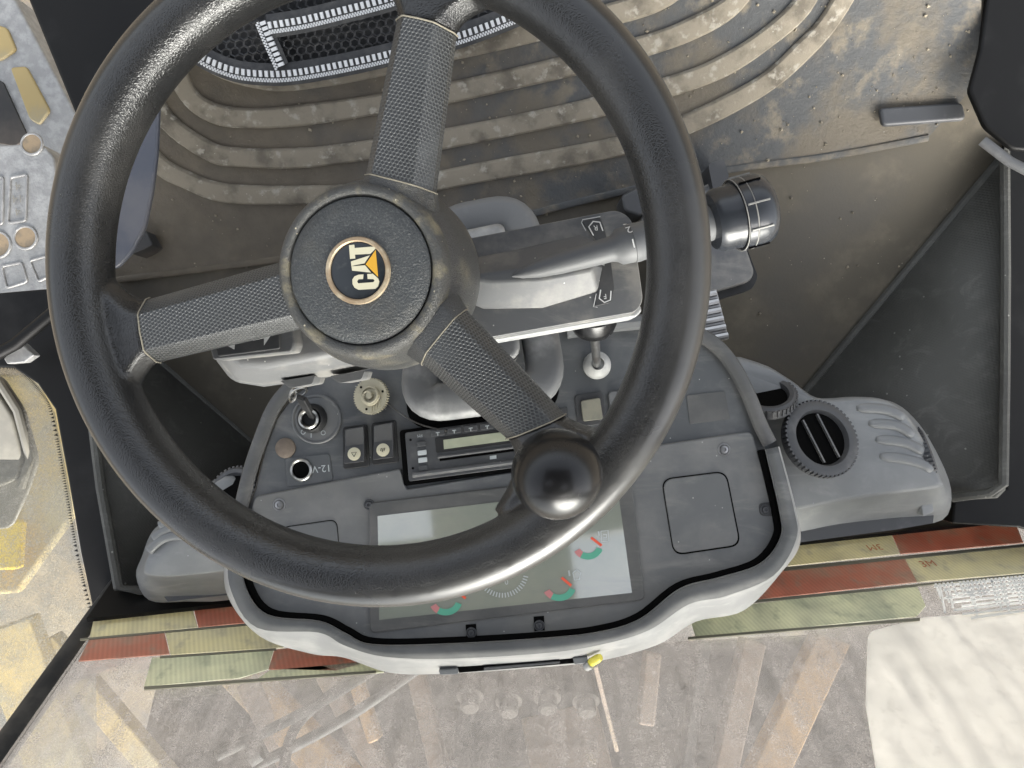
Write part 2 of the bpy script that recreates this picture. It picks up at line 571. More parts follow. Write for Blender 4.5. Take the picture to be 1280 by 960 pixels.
def dirt_side(m, c, lo, hi):
    """trodden-in dust that lies heavier towards the door side of the mat"""
    N, L = m.node_tree.nodes, m.node_tree.links
    b = N['Principled BSDF']
    co = N.new('ShaderNodeTexCoord').outputs['Object']
    sx = N.new('ShaderNodeSeparateXYZ'); L.new(co, sx.inputs[0])
    nz = N.new('ShaderNodeTexNoise'); nz.inputs['Scale'].default_value = 9; nz.inputs['Detail'].default_value = 10
    L.new(co, nz.inputs['Vector'])
    ad = N.new('ShaderNodeMath'); ad.operation = 'MULTIPLY_ADD'; ad.inputs[1].default_value = .9
    L.new(nz.outputs['Fac'], ad.inputs[0]); L.new(sx.outputs['X'], ad.inputs[2])
    mr = N.new('ShaderNodeMapRange'); mr.inputs['From Min'].default_value = lo; mr.inputs['From Max'].default_value = hi
    mr.inputs['To Min'].default_value = .85; mr.inputs['To Max'].default_value = 0
    L.new(ad.outputs[0], mr.inputs['Value'])
    old = b.inputs['Base Color'].links[0].from_socket
    n2 = N.new('ShaderNodeTexNoise'); n2.inputs['Scale'].default_value = 40; n2.inputs['Detail'].default_value = 10
    L.new(co, n2.inputs['Vector'])
    cr = N.new('ShaderNodeMix'); cr.data_type = 'RGBA'
    cr.inputs[6].default_value = (c[0] * .6, c[1] * .6, c[2] * .6, 1); cr.inputs[7].default_value = (c[0] * 1.5, c[1] * 1.5, c[2] * 1.5, 1)
    L.new(n2.outputs['Fac'], cr.inputs['Factor'])
    x = N.new('ShaderNodeMix'); x.data_type = 'RGBA'
    L.new(mr.outputs['Result'], x.inputs['Factor']); L.new(old, x.inputs[6]); L.new(cr.outputs[2], x.inputs[7])
    L.new(x.outputs[2], b.inputs['Base Color'])
dirt_side(M['mat'], (.105, .086, .060), .22, .48)
M['rib'] = mat('mat_rib', (.235, .205, .155), .85, (.125, .108, .082), 22, (.46, .66), bump=[('noise', 300, .35, .0015), ('noise', 900, .5, .001)], c3=(.33, .305, .25), n3=75, cut3=(.54, .68), detail=12, specks=((.42,.40,.34), 140, .10, .85))
M['floor'] = mat('floor_dust', (.098, .087, .067), .85, (.138, .12, .09), 20, (.48, .72), bump=[('noise', 300, .3, .001)], c3=(.085, .078, .066), n3=4, detail=8, specks=((.32,.29,.23), 90, .07, .88))
M['grit'] = mat('grit', (.30, .26, .19), .9, (.17, .15, .115), 60)
M['panel'] = mat('side_panel', (.072, .072, .065), .65, (.13, .128, .115), 10, (.5, .8), bump=[('grid', 330, .5, .001)], c3=(.045, .044, .04), n3=5, specks=((.22,.22,.20), 70, .09, .8), smear=(.11, .11, .10))
M['frame'] = mat('frame_black', (.006, .006, .006), .5, (.014, .014, .014), 20, (.5, .8), spec=.2)
M['alu'] = mat('step_alloy', (.30, .30, .295), .5, (.40, .40, .39), 60, (.4, .65), metal=.25, bump=[('noise', 220, .6, .002)], c3=(.33, .33, .32), n3=12)
M['brown'] = mat('hole_mud', (.33, .25, .16), .8, (.22, .18, .13), 60)
M['net'] = mat('net_black', (.030, .031, .033), .6, (.05, .05, .05), 60)
M['cloth'] = mat('bag_cloth', (.028, .029, .031), .7, (.05, .05, .05), 60, bump=[('noise', 900, .4, .0008)])
M['teeth'] = mat('reflective_white', (.55, .56, .57), .4)
M['tape_red'] = mat('tape_red', (.50, .13, .085), .55, (.46, .20, .14), 14, (.4, .7), bump=[('weave', 90, .3, .0006)])
M['tape_cream'] = mat('tape_cream', (.58, .52, .28), .55, (.62, .58, .38), 20, (.4, .7), bump=[('weave', 90, .5, .0012)])
M['tape_green'] = mat('tape_green', (.52, .55, .34), .6, (.40, .46, .33), 18, (.45, .65), bump=[('weave', 90, .4, .001)])
M['tape_print'] = mat('tape_print', (.55, .20, .12), .6)
M['sticker'] = mat('sticker_white', (.90, .90, .88), .6)
M['paper'] = mat('paper_cream', (.86, .83, .78), .7, (.80, .77, .72), 10)
def thin_mat(name, c, c2, nscale, tfac):
    m = mat(name, c, .6, c2, nscale, (.4, .7), c3=tuple(q * (.86 if c[2] < .75 else .96) for q in c2), n3=55, cut3=(.52, .75), detail=10)
    N, L = m.node_tree.nodes, m.node_tree.links
    b = N['Principled BSDF']
    t = N.new('ShaderNodeBsdfTranslucent')
    wv = N.new('ShaderNodeTexWave'); wv.bands_direction = 'DIAGONAL'; wv.inputs['Scale'].default_value = 110      # diagonal weave of the sheeting
    L.new(N.new('ShaderNodeTexCoord').outputs['UV'], wv.inputs['Vector'])
    wm = N.new('ShaderNodeMapRange'); wm.inputs['To Min'].default_value = .88 if c[2] < .75 else 1
    L.new(wv.outputs['Fac'], wm.inputs['Value'])
    vs = N.new('ShaderNodeVectorMath'); vs.operation = 'SCALE'
    L.new(b.inputs['Base Color'].links[0].from_socket, vs.inputs[0]); L.new(wm.outputs['Result'], vs.inputs['Scale'])
    L.new(vs.outputs[0], b.inputs['Base Color'])
    src = b.inputs['Base Color'].links[0].from_socket
    L.new(src, t.inputs['Color'])
    x = N.new('ShaderNodeMixShader'); x.inputs[0].default_value = tfac
    L.new(b.outputs[0], x.inputs[1]); L.new(t.outputs[0], x.inputs[2])
    L.new(x.outputs[0], N['Material Output'].inputs['Surface'])
    return m
M['tape_red'] = thin_mat('tape_red', (.58, .29, .21), (.55, .40, .31), 14, .42)
M['backing'] = mat('tape_edge', (.20, .19, .14), .8)
M['tape_cream'] = thin_mat('tape_cream', (.74, .70, .50), (.66, .63, .50), 20, .42)
M['tape_green'] = thin_mat('tape_green', (.74, .74, .58), (.60, .62, .49), 18, .42)
M['paper'] = thin_mat('paper_cream', (.88, .86, .82), (.82, .80, .76), 10, .5)
M['sticker'] = thin_mat('sticker_white', (.90, .90, .88), (.85, .85, .84), 10, .5)
M['wind'] = glass_mat('windscreen_dust', (.25, .235, .226), .20, .52, 30)
M['clear'] = glass_mat('windscreen_clear', (.6, .6, .58), .02, .08, 10)
M['side'] = glass_mat('side_glass_dust', (.46, .445, .40), .22, .46, 16)
M['earth'] = mat('earth', (.15, .12, .08), .9, (.075, .072, .068), 4, (.44, .58), c3=(.20, .165, .11), n3=1.5, detail=10, bump=('noise', 30, .2, .01))
M['paint'] = mat('machine_paint', (.34, .215, .105), .7, (.22, .155, .10), 9, (.4, .7), c3=(.34, .27, .17), n3=4)
M['mud'] = mat('frame_mud', (.21, .16, .125), .85, (.12, .105, .09), 10, (.4, .7), c3=(.26, .20, .14), n3=5)
M['castmud'] = mat('casting_mud', (.07, .064, .058), .9, (.045, .042, .038), 30, spec=.1)
M['iron'] = mat('frame_iron', (.032, .032, .032), .7, (.10, .085, .072), 7, (.4, .7))
M['hose'] = mat('hose_rubber', (.018, .019, .02), .7, (.05, .048, .044), 30)
M['buff'] = mat('fender_buff', (.42, .32, .14), .6, (.30, .26, .17), 8, (.48, .66), c3=(.45, .39, .24), n3=4)
M['lens'] = mat('lamp_lens', (.22, .21, .18), .4, (.29, .275, .23), 20, coat=.2)
M['roof'] = mat('roof_lining', (.07, .07, .068), .8)
M['yellowcap'] = mat('cap_yellow', (.85, .74, .10), .45)

# ---------------------------------------------------------------- the cab shell
PI = math.pi
def up_pt(x, fy, z):
    """camera-space point from true cab coordinates: x, metres forward, height over the floor"""
    return W.inverted() @ Vector((x, -fy, z))

# ground outside, one sheet
g = 60
tag(mesh('ground', ([up_pt(-g, -g, -1.15), up_pt(g, -g, -1.15), up_pt(g, g, -1.15), up_pt(-g, g, -1.15)], [[0, 3, 2, 1]]), M['earth'], smooth=False), kind='structure')
# cab floor
fpts = [up_pt(-.57, -.25, 0), up_pt(.70, -.25, 0), up_pt(.70, .08, 0), up_pt(.654, .158, 0), up_pt(.45, .494, 0), up_pt(.375, .62, 0),
        up_pt(-.385, .62, 0), up_pt(-.54, .443, 0), up_pt(-.57, .40, 0)]
tag(mesh('cab_floor', slab(fpts, UPC, .03), M['floor'], smooth=False), kind='structure')

# roof and rear of the cab, behind the camera
rf = root('cab_roof', 'dark lined cab roof above the steering wheel', 'roof', up_pt(0, 0, 1.72))
from mathutils.geometry import tessellate_polygon
ROOF_Z = 1.72
def plate_with_holes(outer, holes, z, th):
    loops = [[Vector((x, y, 0)) for x, y in lp] for lp in [outer] + holes]
    flat = [p for lp in loops for p in lp]
    tris = tessellate_polygon(loops)
    n = len(flat)
    V = [up_pt(p.x, p.y, z) for p in flat] + [up_pt(p.x, p.y, z + th) for p in flat]
    Fc = [list(t) for t in tris] + [[i + n for i in t][::-1] for t in tris]
    k = 0
    for lp in loops:
        m = len(lp)
        Fc += [[k + i, k + (i + 1) % m, n + k + (i + 1) % m, n + k + i] for i in range(m)]
        k += m
    return V, Fc
GLARE_HOLES = [[(-.56, -.04), (-.26, -.08), (-.22, .16), (-.56, .20)], [(.16, .16), (.42, .12), (.46, .36), (.18, .38)]]  # openings added so bright sky patches reflect in the monitor and knob
mesh('roof_panel', plate_with_holes([(-.74, -.70), (.74, -.70), (.74, .70), (-.74, .70)], GLARE_HOLES, ROOF_Z, .05), M['roof'], rf, smooth=False)

# ---------------------------------------------------------------- windscreen, tape, things seen through it
wsn = -FWD
wsp = root('windscreen', 'dusty front windscreen with striped tape along its foot', 'windscreen', gl(640, 700))
x0, x1 = -.517, .86
mesh('glass', slab([up_pt(x0, GLASS + .012, -.14), up_pt(x1, GLASS + .012, -.14), up_pt(x1, GLASS + .012, .66), up_pt(x0, GLASS + .012, .66)], wsn, .005), M['wind'], wsp, smooth=False)
mesh('upper_glass', slab([up_pt(x0, GLASS + .012, .661), up_pt(x1, GLASS + .012, .661), up_pt(x1, GLASS + .012, 1.62), up_pt(x0, GLASS + .012, 1.62)], wsn, .005), M['clear'], wsp, smooth=False)

def strip(name, px, m, parent, off=.006, th=.0015):
    pts = [gl(x, y, off) for x, y in px]
    return mesh(name, slab(pts, wsn, th), m, parent, smooth=False)

tag(mesh('corner_post', tube([up_pt(-.53, GLASS + .02, .02), up_pt(-.53, GLASS + .02, 1.7)], .014, 12), M['hose']), 'dark corner post between the windscreen and the side glass', 'post')
# black cowl under the glass
tag(mesh('front_cowl', slab([up_pt(-.53, .652, -.1), up_pt(.86, .652, -.1), gl(1330, 642, -.008), gl(108, 773, -.008)], wsn, .006), M['frame'], smooth=False),
    'black steel cowl closing the cab below the windscreen', 'cowl')

for px in ([(100, 798), (320, 778), (320, 780), (100, 800)], [(180, 858), (470, 838), (470, 841), (180, 862)], [(200, 820), (345, 810), (345, 812), (200, 822)],
           [(980, 709), (1290, 679), (1290, 682), (980, 713)], [(940, 750), (1290, 716), (1290, 718), (940, 753)], [(860, 796), (1150, 772), (1150, 775), (860, 799)], [(985, 670), (1275, 648), (1275, 650), (985, 674)]):
    strip('tape_edge', px, M['backing'], wsp, off=.0045)
CR, RD, GN = 'tape_cream', 'tape_red', 'tape_green'
for nm, m, px in [
    ('tape_strip', CR, [(985, 675), (1112, 663), (1125, 692), (985, 707)]),
    ('tape_strip', RD, [(1113, 663), (1268, 650), (1279, 678), (1126, 692)]),
    ('tape_strip', RD, [(960, 714), (1130, 697), (1146, 727), (940, 750)]),
    ('tape_strip', CR, [(1131, 697), (1290, 681), (1290, 715), (1147, 727)]),
    ('tape_strip', GN, [(860, 764), (1146, 731), (1157, 757), (1146, 770), (870, 797)]),
    ('tape_strip', CR, [(118, 770), (240, 757), (247, 784), (112, 797)]),
    ('tape_strip', RD, [(241, 757), (310, 747), (320, 777), (248, 784)]),
    ('tape_strip', RD, [(112, 799), (205, 789), (212, 817), (98, 826)]),
    ('tape_strip', CR, [(206, 789), (345, 777), (355, 809), (213, 818)]),
    ('tape_strip', RD, [(343, 812), (400, 806), (450, 830), (420, 838), (336, 836)]),
    ('tape_strip', GN, [(190, 822), (342, 812), (335, 836), (300, 847), (180, 858)]),
    ('tape_strip', GN, [(337, 838), (470, 826), (480, 840), (320, 850)]),
]:
    strip(nm, px, M[m], wsp)
def gl_text(body, x, y, size, flip, m):
    e = gl(x + 1, y - .09, .003) - gl(x, y, .003)
    up = wsn.cross(e.normalized())
    k = -1 if flip else 1
    return text('lettering', body, gl(x, y, .0055), e * k, up * k, size, m, wsp)
gl_text('3M', 1093, 684, .018, True, M['tape_print'])
gl_text('3M', 1160, 705, .018, False, M['tape_print'])
# perforated white sticker: a lattice of small bars, torn along its lower edge
bars = []
for k in range(26):
    x = 1168 + k * 5.0
    low = 748 + 14 * math.sin(k * .9) + 9 * math.sin(k * 2.3) + (k > 16) * (k - 16) * 2.4
    bars.append(slab([gl(x, 729 - k * .45, .004), gl(x + 2.8, 728.7 - k * .45, .004), gl(x + 9.8, low, .004), gl(x + 7, low, .004)], wsn, .0008))
for k in range(9):
    y = 731 + k * 5
    bars.append(slab([gl(1168 + k * 4 + (k % 3) * 7, y, .0035), gl(1300, y - 12, .0035), gl(1300, y - 9.4, .0035), gl(1168 + k * 4 + (k % 3) * 7, y + 2.6, .0035)], wsn, .0008))
mesh('perforated_sticker', join(*bars), M['sticker'], wsp, smooth=False)
strip('paper_sheet', rpoly([(1085, 790), (1150, 772), (1300, 760), (1300, 990), (1100, 990), (1082, 880)], 10), M['paper'], wsp, off=.009)

# loader front frame, ahead of the cab and lower down
def ex(x, y, d): return at(x, y, d)
fr = root('loader_front_frame', 'muddy steel front frame of the loader below the windscreen', 'machine frame', at(640, 900, 1.6))
mesh('deck', slab([ex(200, 838, 2.2), ex(1130, 790, 2.2), ex(1250, 1050, 1.9), ex(150, 1050, 1.9)], (0, .3, 1), .12), M['iron'], fr)
def beam(px0, px1, w, d0, d1, m, name='beam', parent=fr, h=.05):
    a, b = at(*px0, d0), at(*px1, d1)
    t = (b - a).normalized()
    s = t.cross(Vector((0, 0, 1))).normalized() * w / 2
    n = s.cross(t).normalized() * h / 2
    if n.z < 0: n = -n
    return mesh(name, box((a + b) / 2, (b - a) / 2, s, n), M[m], parent, bevel=.006)
beam((285, 825), (452, 1000), .085, 1.9, 1.7, 'paint')
beam((312, 850), (398, 1010), .06, 1.85, 1.75, 'mud')
beam((1052, 765), (940, 1000), .085, 1.9, 1.7, 'paint')
beam((408, 840), (500, 1010), .05, 1.95, 1.85, 'mud')
beam((440, 835), (470, 925), .03, 1.9, 1.86, 'paint')
beam((520, 840), (560, 1000), .045, 1.95, 1.85, 'mud')
beam((815, 815), (806, 905), .04, 1.9, 1.86, 'mud')
beam((940, 800), (896, 1000), .06, 1.95, 1.85, 'mud')
beam((880, 800), (850, 1000), .03, 1.95, 1.88, 'iron')
beam((700, 892), (720, 985), .19, 1.9, 1.8, 'mud', 'valve_block', h=.1)
beam((600, 892), (590, 985), .12, 1.92, 1.8, 'iron', 'valve_block', h=.08)
for x, y in ((588, 866), (636, 872), (684, 868), (732, 872)):
    c = at(x, y, 1.78)
    mesh('fitting', lathe(c, (0, -.5, .85), [(.026, -.06), (.026, -.01), (.032, -.008), (.032, .012), (.022, .014), (.022, .04), (.017, .045)], 14), M['castmud'], fr)
mesh('dipstick_rod', tube([at(744, 832, 1.6), at(756, 880, 1.65), at(771, 938, 1.7)], .005, 8), M['mud'], fr)
for k, (a, b, c) in enumerate([((470, 836), (380, 890), (270, 945)), ((455, 838), (372, 905), (352, 985)), ((520, 838), (420, 905), (255, 990))]):
    o = mesh('hydraulic_hose', tube(cat([at(*a, 1.62), at(*b, 1.55), at(*c, 1.45)], 8), .011, 10), M['hose'])
    tag(o, ['dark hydraulic hose, upper one of three crossing behind the dusty glass',
            'dark hydraulic hose bending steeply between the two straighter hoses',
            'dark hydraulic hose with a clamp, lowest of three crossing behind the dusty glass'][k], 'hose', 'hydraulic hoses ahead of the cab')
    if k == 2: mesh('clamp', tube([at(326, 939, 1.47), at(312, 948, 1.465)], .018, 10), M['hose'], o)
# fender on the door side, seen past the corner of the cab
fd = root('yellow_fender', 'cream yellow machine fender seen through the side glass', 'fender', at(40, 850, 1.9))
mesh('fender_top', slab([ex(-220, 460, 2.3), ex(100, 470, 2.3), ex(92, 640, 2.2), ex(20, 740, 2.1), ex(-220, 760, 2.1)], (.2, .3, 1), .05), M['buff'], fd, bevel=.01)
mesh('fender_edge', slab([ex(-180, 655, 2.05), ex(28, 650, 2.1), ex(24, 712, 2.05), ex(-180, 720, 2.0)], (.2, .1, 1), .04), mat('fender_yellow', (.78, .55, .05), .45), fd, bevel=.01)
beam((90, 1000), (10, 780), .14, 1.9, 1.9, 'buff', 'fender_rail', fd)
beam((230, 1000), (60, 800), .06, 1.95, 1.95, 'buff', 'fender_rail', fd)

# ---------------------------------------------------------------- side panels, door frame, side glass
def grid_strip(lower, upper):
    n = len(lower)
    V = lower + upper
    return V, [[i, i + 1, n + i + 1, n + i] for i in range(n - 1)]
rp = root('kick_panel', 'black textured kick panel beyond the larger grey air duct', 'panel', fl(1010, 485), 'kick panels')
mesh('panel_sheet', grid_strip([fl(1262, 182), fl(1130, 342), fl(1010, 485), fl(950, 558), at(930, 640, 1.2)],
                               [at(1258, 186, .995), at(1257, 340, .985), at(1256, 480, .965), at(1255, 612, .945), at(1245, 622, .95)]), M['panel'], rp, solid=.012, angle=60)
mesh('fold_bead', tube([fl(1256, 194, .004), fl(1130, 344, .004), fl(1010, 487, .004), fl(950, 560, .004)], .007, 8), M['panel'], rp)
mesh('panel_rim', tube([at(1256, 190, .985), at(1257, 340, .975), at(1256, 480, .955), at(1254, 606, .935), at(1236, 616, .94), at(1190, 622, .97)], .006, 8), M['panel'], rp)
lp = root('kick_panel', 'black textured kick panel between the steering wheel and side glass', 'panel', fl(200, 470), 'kick panels')
mesh('panel_sheet', grid_strip([fl(95, 340), fl(190, 445), fl(318, 556), at(330, 700, 1.2)],
                               [at(88, 400, 1.0), at(110, 490, .985), at(125, 610, .97), at(147, 738, .965)]), M['panel'], lp, solid=.012, angle=60)
mesh('fold_bead', tube([fl(100, 346, .004), fl(190, 446, .004), fl(318, 558, .004)], .006, 8), M['panel'], lp)
mesh('panel_rim', tube([at(90, 410, .985), at(111, 490, .975), at(126, 610, .96), at(148, 734, .95), at(175, 738, .96), at(300, 722, 1.02)], .006, 8), M['panel'], lp)

tag(mesh('door_frame', prism([(-120, 376), (66, 360), (150, 400), (192, 447), (114, 480), (150, 740), (215, 752), (118, 776), (100, 692), (84, 598), (68, 512), (46, 480), (16, 460), (-120, 455)], 1.02, 1.03), M['frame'], bevel=.004),
    'black door frame curving round the corner of the side glass', 'frame')
tag(mesh('frame_tube', tube([at(-40, 462, .97), at(20, 430, .965), at(70, 388, .96), at(130, 330, .955)], .008, 10), M['frame']), 'thin black tube crossing the door frame above the side glass', 'tube')
tag(mesh('latch_tab', prism([(4, 448), (26, 428), (43, 444), (30, 453), (8, 455)], .98, .995), M['alu'], bevel=.002), 'small pale metal tab on the black door frame', 'latch')
sg = root('side_glass', 'dusty side window with rounded corner and dotted black border', 'window', at(40, 620, 1.1))
gpx = [(-150, 452), (12, 458), (34, 470), (52, 490), (66, 516), (82, 600), (98, 692), (117, 774), (119, 990), (-150, 990)]
def sgp(x, y, o=0): return at(x, y, 1.115 + o - .00018 * (y - 460))
mesh('pane', slab([sgp(x, y) for x, y in gpx], (0, 0, 1), .005), M['side'], sg, smooth=False)
edge = cat([(-60, 456, 0), (12, 458, 0), (34, 470, 0), (52, 490, 0), (66, 516, 0), (82, 600, 0), (98, 692, 0), (116, 768, 0)], 14)
V, Fc = [], []
acc = 0
for i in range(len(edge) - 1):
    a, b = edge[i], edge[i + 1]
    m = max(1, int((b - a).length / 3.2))
    for k in range(m):
        p, q = a.lerp(b, k / m), a.lerp(b, (k + .62) / m)
        t = (b - a).normalized(); nn = Vector((t.y, -t.x, 0)) * -1
        if nn.x > 0 and i > 20: nn = -nn
        nn = Vector((-abs(t.y), abs(t.x), 0))
        c = (p + q) / 2 + nn * 5
        j = len(V)
        V += [sgp(p.x, p.y, -.002), sgp(q.x, q.y, -.002), sgp(c.x, c.y, -.002)]
        Fc.append([j, j + 1, j + 2])
o = mesh('dotted_border', (V, Fc), M['frame'], sg, smooth=False)
lm = root('work_lamp', 'pale clear plastic lamp housing outside the side glass', 'lamp', at(0, 560, 1.3))
mesh('housing', prism(rpoly([(-80, 455), (2, 470), (30, 512), (48, 575), (36, 612), (14, 660), (-80, 672)], 10), 1.105, 1.112), M['lens'], lm, bevel=.01, seg=3)
mesh('lens', prism(rpoly([(-80, 480), (-6, 488), (14, 520), (28, 574), (20, 600), (-80, 640)], 8), 1.094, 1.106), M['lens'], lm, bevel=.006)
mesh('ridge', tube([at(-2, 476, 1.10), at(22, 514, 1.10), at(38, 574, 1.10), at(26, 610, 1.10)], .006, 8), M['lens'], lm)

# boarding step of cast alloy
st = root('boarding_step', 'cast grey alloy boarding step with round holes and raised numerals', 'step', at(20, 300, 1.3))
mesh('tread', prism(rpoly([(-140, 190), (50, 178), (68, 196), (76, 300), (64, 362), (-10, 378), (-140, 385)], 6), 1.20, 1.25), M['alu'], st, bevel=.004)
for x, y, r in ((32, 297, 13), (-3, 306, 15), (40, 180, 12)):
    mesh('hole', lathe(at(x, y, 1.199), (0, 0, 1), [(r * 1.2 / FPX, -.004), (r * 1.2 / FPX, .0006)], 24), M['brown'], st)
    mesh('hole_rim', tube([at(x + (r + 1) * math.cos(a), y + (r + 1) * math.sin(a), 1.199) for a in [2 * PI * k / 24 for k in range(24)]], .0022, 6, True), M['alu'], st)
def outline(px, d, r, m, name, parent, rad=4):
    p = rpoly(px, rad)
    return mesh(name, tube([at(x, y, d) for x, y in p], r, 6, True), M[m], parent)
outline([(13, 222), (34, 218), (32, 276), (10, 279)], 1.199, .002, 'alu', 'raised_border', st)
outline([(-14, 224), (4, 221), (3, 280), (-16, 282)], 1.199, .002, 'alu', 'raised_border', st)
outline([(2, 333), (27, 328), (34, 352), (8, 360)], 1.199, .002, 'alu', 'raised_border', st)
outline([(37, 326), (58, 320), (64, 344), (48, 352)], 1.199, .002, 'alu', 'raised_border', st)
for y, ch in ((232, '4'), (248, '14'), (264, '4')):
    text('numeral', ch, at(22, y, 1.197), (-1, -.1, 0), (.1, -1, 0), .018, M['lens'], st)
sb = root('ladder_beam', 'grey slanted ladder beam with pale yellow patches beyond the wheel', 'beam', at(40, 90, 1.4))
mesh('beam_body', prism([(-60, -10), (14, -10), (118, 186), (112, 205), (-60, 190)], 1.32, 1.40), M['alu'], sb, bevel=.005)
mesh('yellow_patch', prism(rpoly([(-40, 20), (8, 34), (20, 62), (-2, 76), (-40, 60)], 5), 1.315, 1.33), M['buff'], sb, bevel=.003)
mesh('yellow_patch', prism(rpoly([(12, 84), (32, 82), (62, 138), (48, 156), (36, 148)], 5), 1.315, 1.33), M['buff'], sb, bevel=.003)
mesh('dark_slot', prism(rpoly([(-60, 100), (2, 100), (34, 170), (20, 182), (-60, 170)], 5), 1.315, 1.33), M['iron'], sb)
tag(mesh('door_sill', prism([(10, -60), (200, -60), (196, 20), (170, 120), (124, 186), (100, 160)], .90, .91), M['frame'], bevel=.005), 'dark dirty door sill in the corner behind the wheel rim', 'sill')
tag(mesh('lever_guard', prism(rpoly([(120, 90), (199, 120), (196, 192), (190, 240), (181, 284), (164, 316), (146, 335), (112, 338)], 8), .86, .868), M['guard'], bevel=.004, seg=3), 'smooth grey plastic guard half hidden behind the wheel rim', 'guard')
tag(mesh('bracket', prism(rpoly([(160, 300), (170, 290), (183, 288), (191, 306), (180, 312), (164, 318)], 3), 1.03, 1.07), M['iron'], bevel=.002), 'small dark metal bracket standing on the floor by the grey guard', 'bracket')

# far corner: sill, door pillar, grab pipe
tag(mesh('door_pillar', prism([(1259, 186), (1262, 100), (1236, -60), (1420, -60), (1420, 700), (1274, 660), (1190, 655), (1192, 622), (1240, 620), (1258, 610)], 1.0, 1.12), M['frame'], bevel=.004), 'black door pillar beside the kick panel', 'pillar')
tag(mesh('grab_pipe', tube([at(1228, 176, .93), at(1262, 202, .92), at(1320, 232, .91)], .006, 10), M['lever']), 'thin grey pipe end at the black door pillar', 'pipe')
tag(mesh('seat_base', prism(rpoly([(1242, -60), (1330, -60), (1330, 192), (1266, 186), (1232, 158), (1212, 112), (1226, 60)], 6), .93, .94), M['frame'], bevel=.006), 'dark corner block beside the floor mat', 'block')
tag(mesh('foot_rest', prism(rpoly([(1100, 134), (1204, 127), (1209, 149), (1104, 157)], 7), .974, .984), M['vent'], bevel=.004), 'low dark grey foot rest at the end of the mat', 'foot rest')

# ---------------------------------------------------------------- floor mat with its ribs
fm = root('floor_mat', 'dusty ribbed rubber floor mat with curved raised bars', 'mat', fl(600, 100))
edge_px = [(1160, 172), (1032, 196), (900, 214), (700, 258), (560, 300), (400, 318), (320, 328), (146, 350), (122, 300), (112, 200), (190, 60), (200, -200), (1230, -200), (1225, 100)]
mesh('mat_sheet', slab([fl(x, y, .008) for x, y in edge_px], UPC, .0075), M['mat'], fm, smooth=False)
mesh('mat_edge', tube([fl(x, y, .008) for x, y in cat([(1160, 172, 0), (1032, 196, 0), (900, 214, 0), (700, 258, 0), (560, 298, 0), (400, 318, 0), (320, 328, 0), (146, 350, 0)], 5) for x, y in [(x, y)]] if False else
     [fl(p.x, p.y, .008) for p in cat([(1160, 172, 0), (1032, 196, 0), (900, 214, 0), (700, 258, 0), (560, 298, 0), (400, 318, 0), (320, 328, 0), (146, 350, 0)], 5)], .005, 8, flat=.6, upv=UPC), M['mat'], fm)
RIBS = [
    [(120, 60), (150, 140), (195, 202), (235, 226), (285, 242), (386, 244), (471, 240), (600, 216), (785, 181), (869, 151), (953, 107), (1003, 64), (1040, 22), (1080, -50)],
    [(170, 50), (200, 140), (259, 188), (302, 197), (369, 198), (430, 192), (549, 175), (730, 138), (842, 107), (902, 84), (956, 50), (1003, 7), (1030, -50)],
    [(210, 40), (230, 110), (265, 141), (319, 148), (386, 143), (471, 131), (552, 118), (696, 86), (808, 57), (869, 34), (919, 3), (950, -50)],
    [(240, 20), (262, 76), (330, 99), (400, 96), (480, 80), (565, 62), (670, 38), (768, 17), (835, -7), (880, -50)],
    [(580, 18), (660, -2), (740, -24), (800, -60)],
    [(1080, 176), (1012, 150)],
]
for px in RIBS[:5]:
    path = [fl(p.x, p.y, .010) for p in cat([(*q, 0) for q in px], 6)]
    prof = [(-.0132, -.003), (-.0122, .0020), (-.0100, .0044), (-.0050, .0050), (.0050, .0050), (.0100, .0044), (.0122, .0020), (.0132, -.003)]
    rings = []
    for i, p in enumerate(path):
        t = (path[min(i + 1, len(path) - 1)] - path[max(i - 1, 0)]).normalized()
        side = UPC.cross(t).normalized()
        rings.append([p + side * x * (1 + .03 * math.sin(i * .6)) + UPC * z for x, z in prof])
    mesh('rib', loft(rings), M['rib'], fm, angle=28)

# loose grit and crumbs of dry mud lying on the mat and the floor
rg = random.Random(11)
bits = []
for k in range(900):
    x, y = rg.uniform(150, 1240), rg.uniform(-20, 420)
    onmat = y < 352 - (x - 146) * .178
    if x > 1010 and y > 200 + (1250 - x) * 1.18: continue
    if not onmat and rg.random() < .55: continue
    r_ = .0006 + .0022 * rg.random() ** 3.5
    c = fl(x, y, (.0085 if onmat else .001) + r_ * .3)
    rot = Matrix.Rotation(rg.uniform(0, 6.28), 3, 'Z') @ Matrix.Rotation(rg.uniform(0, 6.28), 3, 'X')
    P = [c + rot @ (Vector(v) * r_ * rg.uniform(.7, 1.3)) for v in ((1, 0, 0), (-1, 0, 0), (0, 1, 0), (0, -1, 0), (0, 0, 1), (0, 0, -1))]
    bits.append((P, [[0, 2, 4], [2, 1, 4], [1, 3, 4], [3, 0, 4], [2, 0, 5], [1, 2, 5], [3, 1, 5], [0, 3, 5]]))
tag(mesh('grit', join(*bits), M['grit'], smooth=False), 'loose dry grit scattered over the mat and cab floor', 'grit', kind='stuff')

# mesh bag lying on the mat
bag = root('mesh_bag', 'black mesh bag with white reflective piping at the edge of the mat', 'bag', fl(400, 40))
BD = lambda x, y, l=.03: fl(x, y, l)
bag_px = cat([(200, -60, 0), (216, 30, 0), (250, 70, 0), (300, 92, 0), (350, 94, 0), (420, 84, 0), (480, 70, 0), (570, 47, 0), (640, 22, 0), (720, -10, 0), (760, -70, 0)], 6)
mesh('bag_base', slab([BD(p.x, p.y, .022) for p in bag_px], UPC, .014), M['cloth'], bag, smooth=False)
